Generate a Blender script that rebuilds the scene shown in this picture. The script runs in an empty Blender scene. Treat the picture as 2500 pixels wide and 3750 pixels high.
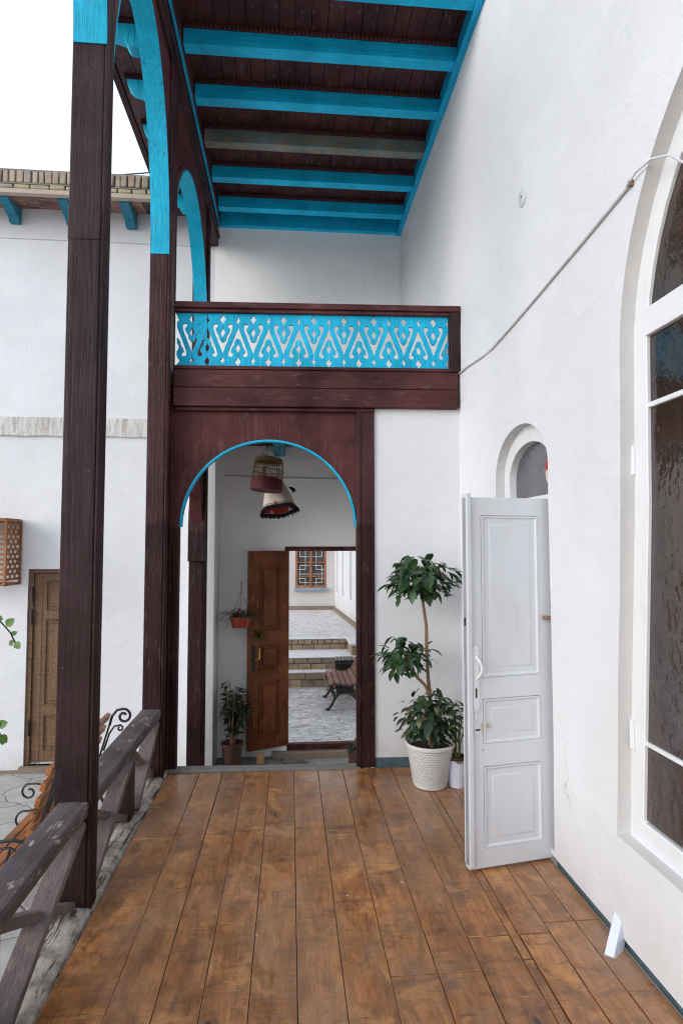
import bpy, math, random
from mathutils import Vector, Matrix, noise as mnoise
from mathutils.geometry import tessellate_polygon, delaunay_2d_cdt
R = math.radians
PI = math.pi
rnd = random.Random(7)
scene = bpy.context.scene
COL = scene.collection

# ------------------------------------------------------------------ materials
class NT:
    def __init__(s, name):
        s.m = bpy.data.materials.new(name); s.m.use_nodes = True
        s.t = s.m.node_tree; s.t.nodes.clear()
        s.out = s.t.nodes.new('ShaderNodeOutputMaterial')
        s.b = s.t.nodes.new('ShaderNodeBsdfPrincipled')
        s.t.links.new(s.b.outputs[0], s.out.inputs[0])
    def n(s, typ, **kw):
        nd = s.t.nodes.new(typ)
        for k, v in kw.items():
            if k.startswith('i_'):
                key = k[2:]
                key = int(key) if key.isdigit() else key.replace('_', ' ')
                nd.inputs[key].default_value = v
            else: setattr(nd, k, v)
        return nd
    def l(s, a, b): s.t.links.new(a, b)
    def coord(s, scale=(1, 1, 1), kind='Object', rot=(0, 0, 0), warp=0, warpscale=2.0):
        tc = s.n('ShaderNodeTexCoord'); mp = s.n('ShaderNodeMapping')
        mp.inputs['Scale'].default_value = scale; mp.inputs['Rotation'].default_value = rot
        s.l(tc.outputs[kind], mp.inputs[0])
        o = mp.outputs[0]
        if warp:
            nz = s.noise(tc.outputs[kind], warpscale, 3)
            sub = s.n('ShaderNodeVectorMath', operation='SUBTRACT'); s.l(nz.outputs['Color'], sub.inputs[0]); sub.inputs[1].default_value = (.5, .5, .5)
            sc = s.n('ShaderNodeVectorMath', operation='SCALE'); s.l(sub.outputs[0], sc.inputs[0]); sc.inputs['Scale'].default_value = warp
            ad = s.n('ShaderNodeVectorMath', operation='ADD'); s.l(o, ad.inputs[0]); s.l(sc.outputs[0], ad.inputs[1]); o = ad.outputs[0]
        return o
    def noise(s, vec, scale, detail=4, rough=.55, dist=0):
        nd = s.n('ShaderNodeTexNoise'); nd.inputs['Scale'].default_value = scale
        nd.inputs['Detail'].default_value = detail; nd.inputs['Roughness'].default_value = rough
        nd.inputs['Distortion'].default_value = dist
        if vec is not None: s.l(vec, nd.inputs['Vector'])
        return nd
    def ramp(s, fac, stops):
        nd = s.n('ShaderNodeValToRGB'); e = nd.color_ramp.elements
        while len(e) < len(stops): e.new(.5)
        for el, (p, c) in zip(e, stops):
            el.position = p
            el.color = (c, c, c, 1) if isinstance(c, (int, float)) else (*c, 1)
        s.l(fac, nd.inputs[0]); return nd.outputs[0]
    def mix(s, fac, a, b, mode='MIX'):
        nd = s.n('ShaderNodeMix', data_type='RGBA', blend_type=mode)
        for sock, v in ((nd.inputs[0], fac), (nd.inputs[6], a), (nd.inputs[7], b)):
            if isinstance(v, (int, float)): sock.default_value = v
            elif isinstance(v, tuple): sock.default_value = (*v, 1) if len(v) == 3 else v
            else: s.l(v, sock)
        return nd.outputs[2]
    def math(s, op, a, b=None, c=None, clamp=False):
        nd = s.n('ShaderNodeMath', operation=op, use_clamp=clamp)
        for i, v in enumerate((a, b, c)):
            if v is None: continue
            if isinstance(v, (int, float)): nd.inputs[i].default_value = v
            else: s.l(v, nd.inputs[i])
        return nd.outputs[0]
    def bump(s, h, strength=.3, dist=.01, prev=None):
        nd = s.n('ShaderNodeBump'); nd.inputs['Strength'].default_value = strength
        nd.inputs['Distance'].default_value = dist
        s.l(h, nd.inputs['Height'])
        if prev is not None: s.l(prev, nd.inputs['Normal'])
        return nd.outputs[0]
    def set(s, base=None, rough=None, normal=None, **kw):
        def put(k, v):
            if v is None: return
            sock = s.b.inputs[k]
            if isinstance(v, (int, float)): sock.default_value = v
            elif isinstance(v, tuple): sock.default_value = (*v, 1) if len(v) == 3 else v
            else: s.l(v, sock)
        put('Base Color', base); put('Roughness', rough); put('Normal', normal)
        for k, v in kw.items(): put(k.replace('_', ' '), v)
        return s.m
    def island(s):
        g = s.n('ShaderNodeNewGeometry'); return g.outputs['Random Per Island']
    def z(s):
        tc = s.n('ShaderNodeNewGeometry'); sp = s.n('ShaderNodeSeparateXYZ'); s.l(tc.outputs['Position'], sp.inputs[0]); return sp.outputs

def plaster(name, col=(.80, .80, .80), dirt=.25, cracks=True, streak=False, bstr=.5, foot=None):
    m = NT(name); c = m.coord(kind='Object', warp=.35, warpscale=1.3)
    big = m.noise(c, .7, 6, .62); med = m.noise(c, 3.4, 6, .66); fine = m.noise(c, 42, 3, .6)
    trow = m.noise(m.coord(scale=(1, 1, 2.2), rot=(.5, .4, 0), warp=.6), 2.6, 5, .6, .8)
    lo = tuple(x * (1 - dirt * .45) for x in col); warm = (col[0] * .945, col[1] * .935, col[2] * .915)
    base = m.mix(m.ramp(big.outputs[0], [(.36, 0.), (.62, 1.)]), lo, col)
    base = m.mix(m.math('MULTIPLY', m.ramp(med.outputs[0], [(.50, 0.), (.72, 1.)]), .5), base, warm)
    base = m.mix(m.math('MULTIPLY', m.ramp(trow.outputs[0], [(.56, 0.), (.62, 1.)]), .22), base, tuple(min(1, x * 1.05) for x in col))
    cv = m.coord(scale=(3.2, 3.2, .42)); st = m.noise(cv, 1.6, 6, .68)
    base = m.mix(m.math('MULTIPLY', m.ramp(st.outputs[0], [(.54, 0.), (.78, 1.)]), dirt * 1.1), base, (col[0] * .84, col[1] * .825, col[2] * .80))
    sm = m.noise(m.coord(), 13, 5, .7)
    base = m.mix(m.math('MULTIPLY', m.ramp(sm.outputs[0], [(.66, 0.), (.74, 1.)]), dirt * 1.2), base, (.52, .49, .45))
    if cracks:
        wc = m.coord(scale=(1, 1, .45), warp=.7, warpscale=1.4)
        vo = m.n('ShaderNodeTexVoronoi', feature='DISTANCE_TO_EDGE'); vo.inputs['Scale'].default_value = .62; m.l(wc, vo.inputs['Vector'])
        ed = m.ramp(vo.outputs['Distance'], [(.0, 1.), (.0030, 0.)])
        mk = m.ramp(m.noise(m.coord(), .9, 4, .7).outputs[0], [(.57, 0.), (.66, 1.)])
        br = m.ramp(m.noise(m.coord(), 16, 3).outputs[0], [(.42, 0.), (.55, 1.)])
        base = m.mix(m.math('MULTIPLY', m.math('MULTIPLY', m.math('MULTIPLY', ed, mk), br), .42), base, (.28, .25, .22))
    if streak:
        sc = m.coord(scale=(11, 11, 1.1), warp=.3, warpscale=4); sn = m.noise(sc, 2.6, 8, .78, .5)
        base = m.mix(m.math('MULTIPLY', m.ramp(sn.outputs[0], [(.47, 0.), (.63, 1.)]), .8), base, (.34, .28, .21))
        base = m.mix(m.ramp(m.noise(sc, 7.5, 4, .7).outputs[0], [(.63, 0.), (.70, .7)]), base, (.13, .10, .075))
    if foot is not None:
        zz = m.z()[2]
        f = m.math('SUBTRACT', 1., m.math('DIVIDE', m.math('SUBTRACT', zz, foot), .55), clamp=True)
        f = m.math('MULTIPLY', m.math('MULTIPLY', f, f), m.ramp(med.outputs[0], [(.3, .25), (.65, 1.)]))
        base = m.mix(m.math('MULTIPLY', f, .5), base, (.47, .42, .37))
    h = m.math('ADD', m.math('ADD', med.outputs[0], m.math('MULTIPLY', trow.outputs[0], .9)), m.math('MULTIPLY', fine.outputs[0], .22))
    nb = m.bump(h, bstr, .014)
    return m.set(base, .88, nb)

def paintwood(name, col, axis='Z', rough=.45, flecks=.5, wear=None, wearop=.85, wearamt=.0, dark_below=None, bstr=.6, streakcol=None, streak=.30):
    m = NT(name)
    sc = {'X': (1.2, 22, 22), 'Y': (22, 1.2, 22), 'Z': (22, 22, 1.2)}[axis]
    g = m.noise(m.coord(scale=sc), 2.2, 6, .62, .5)
    sc2 = {'X': (.6, 9, 9), 'Y': (9, .6, 9), 'Z': (9, 9, .6)}[axis]
    g2 = m.noise(m.coord(scale=sc2, warp=.6), 1.6, 4, .6, .4)
    o = m.coord(); big = m.noise(o, 2.5, 4, .6); fine = m.noise(o, 90, 2, .5)
    hi = tuple(min(1, x * 1.55 + .012) for x in col); lo = tuple(x * .55 for x in col)
    base = m.mix(m.ramp(big.outputs[0], [(.3, 0.), (.7, 1.)]), lo, hi)
    base = m.mix(m.math('MULTIPLY', m.ramp(g.outputs[0], [(.30, 1.), (.48, 0.)]), streak), base, tuple(x * .35 for x in col))
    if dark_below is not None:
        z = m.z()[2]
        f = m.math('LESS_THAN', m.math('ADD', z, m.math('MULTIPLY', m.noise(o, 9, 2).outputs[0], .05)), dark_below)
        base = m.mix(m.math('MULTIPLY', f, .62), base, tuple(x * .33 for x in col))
    if flecks:
        fl = m.noise(o, 38, 4, .7); f = m.ramp(fl.outputs[0], [(.70, 0.), (.735, 1.)])
        base = m.mix(m.math('MULTIPLY', f, flecks), base, streakcol or (.30, .26, .25))
    if wear is not None:
        wn = m.noise(m.coord(scale={'X': (2, 7, 7), 'Y': (7, 2.4, 7), 'Z': (7, 7, 2)}[axis]), 3.2, 7, .72)
        f = m.ramp(wn.outputs[0], [(.62 - wearamt * .12, 0.), (.66 - wearamt * .12, 1.)])
        base = m.mix(m.math('MULTIPLY', f, wearop), base, wear)
    h = m.math('ADD', m.math('ADD', m.math('MULTIPLY', g.outputs[0], .7), m.math('MULTIPLY', g2.outputs[0], .9)), m.math('MULTIPLY', fine.outputs[0], .12))
    nb = m.bump(h, bstr, .010)
    rr = m.mix(big.outputs[0], (rough - .08,) * 3, (rough + .14,) * 3)
    return m.set(base, rr, nb, **{'Specular IOR Level': .2})

def simple(name, col, rough=.5, var=.25, scale=12, bstr=.15, metal=0., island=0., spec=None):
    m = NT(name); o = m.coord(); n1 = m.noise(o, scale, 4, .6)
    base = m.mix(n1.outputs[0], tuple(x * (1 - var) for x in col), tuple(min(1, x * (1 + var)) for x in col))
    if island:
        base = m.mix(m.math('MULTIPLY', m.island(), island), base, tuple(x * .45 for x in col))
    kw = {'Metallic': metal}
    if spec is not None: kw['Specular IOR Level'] = spec
    return m.set(base, rough, m.bump(m.noise(o, scale * 4, 3).outputs[0], bstr, .004), **kw)

def floor_mat():
    m = NT('floor_wood'); isl = m.island()
    tc = m.n('ShaderNodeTexCoord')
    off = m.n('ShaderNodeCombineXYZ'); m.l(m.math('MULTIPLY', isl, 37.), off.inputs[0]); m.l(m.math('MULTIPLY', isl, 91.), off.inputs[1])
    ad = m.n('ShaderNodeVectorMath', operation='ADD'); m.l(tc.outputs['Object'], ad.inputs[0]); m.l(off.outputs[0], ad.inputs[1])
    def mp(sc, src=None):
        q = m.n('ShaderNodeMapping'); q.inputs['Scale'].default_value = sc; m.l(src or ad.outputs[0], q.inputs[0]); return q.outputs[0]
    W = tc.outputs['Object']
    fig = m.noise(mp((7, 1.5, 1)), 1.7, 8, .66, 1.1); grain = m.noise(mp((75, 4, 1)), 1.6, 6, .65, .3); mott = m.noise(mp((1.2, 1, 1)), 9, 7, .74)
    col = m.mix(m.ramp(fig.outputs[0], [(.34, 0.), (.64, 1.)]), (.215, .080, .026), (.52, .218, .070))
    col = m.mix(m.math('MULTIPLY', m.ramp(grain.outputs[0], [(.36, 1.), (.52, 0.)]), .5), col, (.10, .042, .017))
    col = m.mix(m.math('MULTIPLY', m.ramp(mott.outputs[0], [(.50, 0.), (.62, 1.)]), .5), col, (.105, .050, .026))
    col = m.mix(m.math('MULTIPLY', isl, .45), col, m.mix(.6, col, (.15, .065, .028)))
    # worn lighter places where the varnish is scoured, grime across the boards over the joists
    worn = m.noise(mp((2.6, 2.4, 1)), 1.5, 8, .74, .4)
    col = m.mix(m.math('MULTIPLY', m.ramp(worn.outputs[0], [(.53, 0.), (.64, 1.)]), .72), col, (.62, .29, .095))
    band = m.noise(mp((1.6, 7.5, 1)), 1.4, 7, .74, .8)
    col = m.mix(m.math('MULTIPLY', m.ramp(band.outputs[0], [(.53, 0.), (.63, 1.)]), .55), col, (.075, .037, .021))
    path = m.noise(mp((1.1, .55, 1), W), 1.2, 6, .68)
    col = m.mix(m.math('MULTIPLY', m.ramp(path.outputs[0], [(.42, 0.), (.64, 1.)]), .55), col, (.37, .255, .185))
    # knots with a pale rim
    vo = m.n('ShaderNodeTexVoronoi'); vo.inputs['Scale'].default_value = 1.0; vo.inputs['Randomness'].default_value = 1.
    m.l(mp((4.2, 2.1, 1)), vo.inputs['Vector'])
    kd = m.math('ADD', vo.outputs['Distance'], m.math('MULTIPLY', m.noise(mp((20, 14, 1)), 2, 4).outputs[0], .07))
    col = m.mix(m.ramp(kd, [(.12, 0.), (.14, .6), (.21, 0.)]), col, (.13, .060, .030))
    col = m.mix(m.ramp(kd, [(.075, .9), (.125, 0.)]), col, (.040, .026, .022))
    # nail heads, paint specks, pale cross scratches
    nv = m.n('ShaderNodeTexVoronoi'); nv.inputs['Scale'].default_value = 9.; m.l(mp((1, 1, 1), W), nv.inputs['Vector'])
    rs = m.n('ShaderNodeRGBToBW'); m.l(nv.outputs['Color'], rs.inputs[0])
    spk = m.math('MULTIPLY', m.ramp(nv.outputs['Distance'], [(.055, 1.), (.085, 0.)]), m.math('GREATER_THAN', rs.outputs[0], .66))
    col = m.mix(m.math('MULTIPLY', spk, .75), col, (.50, .48, .46))
    nd = m.math('MULTIPLY', m.ramp(nv.outputs['Distance'], [(.05, 1.), (.075, 0.)]), m.math('LESS_THAN', rs.outputs[0], .24))
    col = m.mix(m.math('MULTIPLY', nd, .8), col, (.03, .022, .02))
    scr = m.noise(mp((3.2, 48, 1), W), 2.2, 6, .72, .4); scm = m.ramp(m.noise(mp((1.3, 1.3, 1), W), 2.2, 4).outputs[0], [(.52, 0.), (.62, 1.)])
    col = m.mix(m.math('MULTIPLY', m.math('MULTIPLY', m.ramp(scr.outputs[0], [(.60, 0.), (.64, 1.)]), scm), .62), col, (.40, .345, .31))
    sc3 = m.noise(mp((2.4, 34, 1)), 2.0, 6, .72, .6)
    col = m.mix(m.math('MULTIPLY', m.ramp(sc3.outputs[0], [(.61, 0.), (.65, 1.)]), .65), col, (.05, .030, .022))
    h = m.math('ADD', m.math('MULTIPLY', grain.outputs[0], .6), m.math('MULTIPLY', mott.outputs[0], .6))
    rr = m.mix(m.ramp(worn.outputs[0], [(.40, 0.), (.62, 1.)]), (.27,) * 3, (.44,) * 3)
    rr = m.mix(m.math('MULTIPLY', m.ramp(path.outputs[0], [(.46, 0.), (.66, 1.)]), .7), rr, (.19,) * 3)
    return m.set(col, rr, m.bump(h, .22, .004), **{'Specular IOR Level': .5})

def stone(name, a, b, scale, mortar, rough=.75, warp=.15, joint=.05, stretch=(1, 1, 1), bstr=.5, wet=0.):
    m = NT(name); c = m.coord(scale=stretch, warp=warp, warpscale=3)
    vo = m.n('ShaderNodeTexVoronoi', feature='DISTANCE_TO_EDGE'); vo.inputs['Scale'].default_value = scale; m.l(c, vo.inputs['Vector'])
    v2 = m.n('ShaderNodeTexVoronoi'); v2.inputs['Scale'].default_value = scale; m.l(c, v2.inputs['Vector'])
    o = m.coord(); n1 = m.noise(o, 6, 6, .7); n2 = m.noise(o, 1.2, 3)
    base = m.mix(v2.outputs['Color'], a, b)
    bw = m.n('ShaderNodeRGBToBW'); m.l(v2.outputs['Color'], bw.inputs[0]); base = m.mix(bw.outputs[0], a, b)
    base = m.mix(m.math('MULTIPLY', m.ramp(n1.outputs[0], [(.4, 0.), (.75, 1.)]), .5), base, tuple(x * .5 for x in a))
    e = m.ramp(vo.outputs['Distance'], [(0., 1.), (joint, 0.)])
    base = m.mix(e, base, mortar)
    r = rough
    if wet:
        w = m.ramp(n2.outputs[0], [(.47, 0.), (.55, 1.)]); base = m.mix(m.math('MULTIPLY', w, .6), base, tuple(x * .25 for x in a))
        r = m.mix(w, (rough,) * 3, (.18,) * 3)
    h = m.math('ADD', m.ramp(vo.outputs['Distance'], [(0., 0.), (joint * 1.6, 1.)]), m.math('MULTIPLY', n1.outputs[0], .5))
    return m.set(base, r, m.bump(h, bstr, .015))

def brick_mat(name, cols, mort=.0):
    m = NT(name); isl = m.island(); o = m.coord(); n1 = m.noise(o, 30, 5, .7); n2 = m.noise(o, 7, 4, .6)
    base = m.ramp(isl, [(i / (len(cols) - 1) if len(cols) > 1 else 0, c) for i, c in enumerate(cols)])
    base = m.mix(m.math('MULTIPLY', m.ramp(n2.outputs[0], [(.45, 0.), (.7, 1.)]), .5), base, (.16, .13, .10))
    return m.set(base, .9, m.bump(n1.outputs[0], .5, .01))

def carved_wood():
    m = NT('carved_brown_wood'); o = m.coord()
    vo = m.n('ShaderNodeTexVoronoi', feature='F1'); vo.inputs['Scale'].default_value = 16; vo.inputs['Randomness'].default_value = .45; m.l(o, vo.inputs['Vector'])
    v2 = m.n('ShaderNodeTexVoronoi', feature='F1'); v2.inputs['Scale'].default_value = 48; v2.inputs['Randomness'].default_value = .5; m.l(o, v2.inputs['Vector'])
    g = m.noise(m.coord(scale=(14, 14, 1)), 2, 5)
    base = m.mix(g.outputs[0], (.15, .075, .032), (.26, .14, .062))
    base = m.mix(m.ramp(vo.outputs['Distance'], [(.1, .75), (.34, 0.)]), base, (.06, .032, .016))
    base = m.mix(m.ramp(v2.outputs['Distance'], [(.2, .0), (.6, .6)]), base, (.07, .036, .018))
    h = m.math('SUBTRACT', vo.outputs['Distance'], m.math('MULTIPLY', v2.outputs['Distance'], .6))
    return m.set(base, .5, m.bump(h, .6, .01))

def leafmat(name, a, b, rough=.35, yellow=None, yamt=0.):
    m = NT(name); isl = m.island(); o = m.coord()
    base = m.mix(isl, a, b); n1 = m.noise(o, 60, 3)
    base = m.mix(m.math('MULTIPLY', n1.outputs[0], .35), base, tuple(x * .5 for x in a))
    if yellow:
        f = m.ramp(isl, [(1 - yamt - .01, 0.), (1 - yamt, 1.)]); f2 = m.ramp(m.noise(o, 22, 3).outputs[0], [(.45, 0.), (.6, 1.)])
        base = m.mix(m.math('MULTIPLY', m.math('MULTIPLY', f, f2), .8), base, yellow)
    # green light through the blade
    tr = m.n('ShaderNodeBsdfTranslucent'); m.l(m.mix(.5, base, (.10, .22, .03)), tr.inputs[0])
    mx = m.n('ShaderNodeMixShader'); mx.inputs[0].default_value = .18
    m.set(base, rough, m.bump(n1.outputs[0], .2, .003), **{'Specular IOR Level': .4})
    m.l(m.b.outputs[0], mx.inputs[1]); m.l(tr.outputs[0], mx.inputs[2]); m.l(mx.outputs[0], m.out.inputs[0])
    return m.m

def glass_obscure(name, a, b, c, sc=26):
    m = NT(name); o = m.coord(); w = m.coord(scale=(1, 1, .5), warp=.10, warpscale=12)
    v = m.n('ShaderNodeTexVoronoi', feature='SMOOTH_F1'); v.inputs['Scale'].default_value = sc; m.l(w, v.inputs['Vector'])
    n1 = m.noise(m.coord(scale=(1, 1.4, .55)), 1.1, 4, .6); n2 = m.noise(m.coord(scale=(1, 3.2, .35)), 1.3, 3, .6)
    base = m.mix(m.ramp(n1.outputs[0], [(.36, 0.), (.62, 1.)]), a, b)
    base = m.mix(m.math('MULTIPLY', m.ramp(n2.outputs[0], [(.50, 0.), (.66, 1.)]), .55), base, c)
    base = m.mix(m.math('MULTIPLY', m.ramp(v.outputs['Distance'], [(.25, .5), (.6, 0.)]), .45), base, tuple(x * .45 for x in a))
    return m.set(base, .07, m.bump(v.outputs['Distance'], .22, .008), **{'Specular IOR Level': .8})

M = {}
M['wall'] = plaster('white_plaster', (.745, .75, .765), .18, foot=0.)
M['wall_bright'] = plaster('brightened_white_plaster', (.94, .93, .91), .10)  # lighter plaster copy, extra light painted into the gallery and passage walls
M['wall_far'] = plaster('courtyard_plaster', (.80, .81, .83), .26, foot=-.95)
M['wall_band'] = plaster('stained_plaster_band', (.78, .77, .75), .4, False, True)
M['wall_out'] = plaster('grey_cream_plaster', (.62, .59, .56), .4)
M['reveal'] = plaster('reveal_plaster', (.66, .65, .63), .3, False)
BR = (.078, .028, .031)
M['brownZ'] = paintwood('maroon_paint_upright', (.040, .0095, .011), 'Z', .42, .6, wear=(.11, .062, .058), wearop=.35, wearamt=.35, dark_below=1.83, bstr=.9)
M['brownZn'] = paintwood('maroon_paint_old', (.024, .0078, .0088), 'Z', .42, .7, wear=(.075, .045, .047), wearop=.28, wearamt=.3, bstr=.6, streak=.15)
M['brownX'] = paintwood('maroon_paint_beam', (.062, .0145, .0150), 'X', .5, .5, wear=(.17, .10, .095), wearop=.32, wearamt=.45, bstr=.9)
M['brownP'] = paintwood('maroon_paint_panel', (.070, .0150, .0150), 'Z', .5, .55, wear=(.16, .08, .07), wearop=.35, wearamt=.5, dark_below=None, bstr=.7)
M['brownY'] = paintwood('maroon_paint_lengthwise', (.034, .0095, .011), 'Y', .5, .3)
M['rail'] = paintwood('worn_rail_paint', (.088, .070, .073), 'Y', .6, .7, wear=(.40, .29, .28), wearamt=.25, bstr=1.)
M['brace'] = paintwood('faded_brace_paint', (.125, .098, .098), 'Y', .7, .3, wear=(.20, .16, .15), wearamt=.5, bstr=.8)
M['ceil'] = paintwood('ceiling_board_paint', (.058, .016, .017), 'Y', .55, .0, wear=(.14, .095, .10), wearop=.6, wearamt=.35)
M['trim'] = simple('carved_trim_paint', (.085, .020, .022), .5, .4, 40)
M['eave'] = paintwood('eave_board_paint', (.105, .058, .060), 'Y', .7, .3, wear=(.16, .10, .10), wearamt=.6)
M['eavefar'] = paintwood('faded_pink_eave_paint', (.30, .165, .15), 'X', .8, .2, wear=(.42, .30, .27), wearamt=.6)
TQ = (.001, .37, .60)
def turq(name, axis, col=TQ, **k): return paintwood(name, col, axis, .42, .12, streakcol=(.25, .5, .6), **k)
def turq2(name, axis, col=TQ, cr=.5, grime=.4):
    m = NT(name); sc = {'X': (1.4, 18, 18), 'Y': (18, 1.4, 18), 'Z': (18, 18, 1.4)}[axis]; sb = {'X': (2, 45, 45), 'Y': (45, 2, 45), 'Z': (45, 45, 2)}[axis]
    o = m.coord(); g = m.noise(m.coord(scale=sc, warp=.3), 2., 7, .7, .7); big = m.noise(o, 2.6, 6, .7); fine = m.noise(o, 55, 3); br = m.noise(m.coord(scale=sb), 1.5, 4, .6)
    base = m.mix(m.ramp(big.outputs[0], [(.32, 0.), (.68, 1.)]), tuple(x * .72 for x in col), tuple(min(1, x * 1.12 + .012) for x in col))
    base = m.mix(m.math('MULTIPLY', m.ramp(br.outputs[0], [(.40, 1.), (.55, 0.)]), .45), base, tuple(x * .68 for x in col))
    base = m.mix(m.math('MULTIPLY', m.ramp(g.outputs[0], [(.33, 1.), (.39, 0.)]), cr), base, (.015, .06, .085))
    dn = m.noise(o, 5.5, 7, .75)
    base = m.mix(m.math('MULTIPLY', m.ramp(dn.outputs[0], [(.57, 0.), (.70, 1.)]), grime), base, (.10, .17, .19))
    ch = m.noise(m.coord(scale=tuple(x ** .35 for x in sc)), 15, 5, .75)
    base = m.mix(m.ramp(ch.outputs[0], [(.70, 0.), (.72, .85)]), base, (.07, .045, .042))
    h = m.math('ADD', m.math('ADD', g.outputs[0], m.math('MULTIPLY', br.outputs[0], .5)), m.math('MULTIPLY', fine.outputs[0], .12))
    return m.set(base, .5, m.bump(h, .9, .010), **{'Specular IOR Level': .2})
M['tqX'] = turq2('turquoise_beam_paint', 'X', (.001, .55, .90), .2)
M['tqY'] = turq2('turquoise_plate_paint', 'Y', (.001, .45, .76), .3)
M['tqZ'] = turq2('turquoise_arch_paint', 'Z', (.001, .45, .68), .8)
M['tqF'] = turq2('turquoise_fret_paint', 'Z', (.001, .47, .74), .35)
M['tqold'] = turq2('faded_turquoise_paint', 'Z', (.03, .26, .38), .8)
M['tqgrey'] = paintwood('faded_grey_blue_beam', (.150, .195, .190), 'X', .75, .3, wear=(.26, .195, .13), wearamt=.95)
M['timber'] = None
def timber():
    m = NT('weathered_grey_timber'); o = m.coord()
    g = m.noise(m.coord(scale=(16, 1.6, 16), warp=.5), 1.8, 8, .72, .7); n1 = m.noise(o, 9, 6, .7); n2 = m.noise(o, 60, 3)
    base = m.mix(m.ramp(n1.outputs[0], [(.36, 0.), (.62, 1.)]), (.20, .18, .16), (.62, .57, .51))
    base = m.mix(m.math('MULTIPLY', m.ramp(g.outputs[0], [(.40, 1.), (.455, 0.)]), .92), base, (.040, .033, .030))
    h = m.math('ADD', g.outputs[0], m.math('MULTIPLY', n1.outputs[0], .6)); h = m.math('ADD', h, m.math('MULTIPLY', n2.outputs[0], .15))
    return m.set(base, .92, m.bump(h, 1., .022))
M['timber'] = timber()
M['floor'] = floor_mat()
def white_paint(name, col=(.78, .79, .80)):
    m = NT(name); o = m.coord(); n1 = m.noise(o, 5, 5, .65); g = m.noise(m.coord(scale=(20, 20, 1.2)), 2, 4)
    base = m.mix(n1.outputs[0], tuple(x * .9 for x in col), col)
    dirtn = m.noise(m.coord(scale=(2, 2, .7)), 3.5, 7, .72)
    base = m.mix(m.math('MULTIPLY', m.ramp(dirtn.outputs[0], [(.50, 0.), (.70, 1.)]), .35), base, (.52, .50, .47))
    ch = m.noise(m.coord(scale=(3, 3, 1.6)), 8, 6, .75)
    base = m.mix(m.math('MULTIPLY', m.ramp(ch.outputs[0], [(.68, 0.), (.70, 1.)]), .6), base, (.40, .35, .30))
    return m.set(base, .42, m.bump(m.math('ADD', g.outputs[0], n1.outputs[0]), .22, .004))
M['wdoor'] = white_paint('white_door_paint', (.68, .70, .735))
M['wframe'] = white_paint('white_frame_paint', (.80, .81, .82))
M['chip'] = simple('chipped_cream_paint', (.50, .43, .34), .7, .5, 60)
M['skirt'] = simple('teal_skirting_paint', (.062, .105, .12), .6, .6, 14, .6)
M['glass'] = glass_obscure('amber_obscure_glass', (.024, .016, .012), (.090, .054, .036), (.062, .058, .066))
M['glassgrey'] = glass_obscure('grey_obscure_glass', (.075, .068, .078), (.105, .096, .108), (.12, .11, .125), 60)
M['putty'] = simple('putty_bead', (.16, .10, .07), .7)
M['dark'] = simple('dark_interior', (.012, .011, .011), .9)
M['iron'] = simple('black_iron', (.016, .015, .018), .45, .3, 30, .3)
M['ironbrown'] = simple('brown_cast_iron', (.035, .026, .024), .5, .4, 20, .4)
M['steel'] = simple('old_steel', (.30, .29, .27), .4, .4, 30, .2, 1.)
M['brass'] = simple('brass', (.55, .36, .12), .3, .2, 30, .1, 1.)
M['bench'] = paintwood('varnished_orange_wood', (.34, .125, .036), 'Y', .35, .2, wear=(.45, .26, .14), wearamt=.3)
M['bench2'] = paintwood('brown_bench_slats', (.19, .095, .066), 'Y', .5, .3, wear=(.24, .16, .14), wearamt=.3)
M['doorwood'] = paintwood('varnished_brown_door', (.135, .037, .010), 'Z', .35, .15, streakcol=(.30, .18, .09), wear=(.25, .088, .026), wearamt=.5)
M['carved'] = carved_wood()
M['lattice'] = paintwood('orange_lattice_wood', (.26, .115, .050), 'Z', .5, .2)
M['frameout'] = paintwood('reddish_window_wood', (.30, .125, .060), 'Z', .6, .3)
M['paneout'] = simple('grey_window_pane', (.075, .070, .070), .18, .5, 4, .1)
M['bluesill'] = simple('blue_grey_sill', (.24, .30, .36), .8, .4, 20, .5)
M['brick'] = brick_mat('parapet_brick', [(.36, .30, .23), (.48, .39, .29), (.42, .30, .22), (.30, .27, .23), (.46, .36, .26)])
M['brickyel'] = brick_mat('yellow_brick', [(.44, .38, .22), (.36, .31, .22), (.48, .42, .28)])
M['mortar'] = simple('grey_mortar', (.20, .185, .165), .95, .4, 20, .8)
M['stepbrick'] = brick_mat('step_brick', [(.36, .27, .18), (.45, .33, .21), (.30, .23, .165), (.40, .28, .20)])
M['pave'] = stone('yard_paving', (.46, .445, .43), (.70, .67, .63), 6.2, (.12, .115, .11), .6, .12, .045, (1, 1.8, 1))
M['terr'] = stone('terrace_paving', (.62, .61, .60), (.76, .75, .73), 5., (.28, .26, .24), .8, .1, .05, (1, 2.2, 1), .35)
M['tread'] = simple('worn_step_stone', (.68, .67, .66), .8, .3, 8, .6)
M['court'] = stone('courtyard_stone', (.46, .445, .42), (.56, .54, .51), 1.8, (.16, .15, .14), .85, .25, .015, (1, 1.4, 1), .5)
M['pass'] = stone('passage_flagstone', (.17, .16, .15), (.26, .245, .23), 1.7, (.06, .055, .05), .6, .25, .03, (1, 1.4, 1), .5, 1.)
M['plinth'] = simple('brown_plinth', (.23, .18, .135), .9, .3, 10, .6)
M['ground'] = simple('dusty_ground', (.30, .27, .23), .95, .3, 3, .4)
M['leaf'] = leafmat('dark_glossy_leaf', (.016, .040, .019), (.055, .125, .042), .30, (.20, .16, .075), .09)
M['leafold'] = leafmat('dull_dark_leaf', (.015, .036, .017), (.050, .098, .038), .38, (.26, .19, .10), .16)
M['leafvine'] = leafmat('vine_leaf', (.07, .16, .02), (.14, .26, .05), .4)
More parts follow.
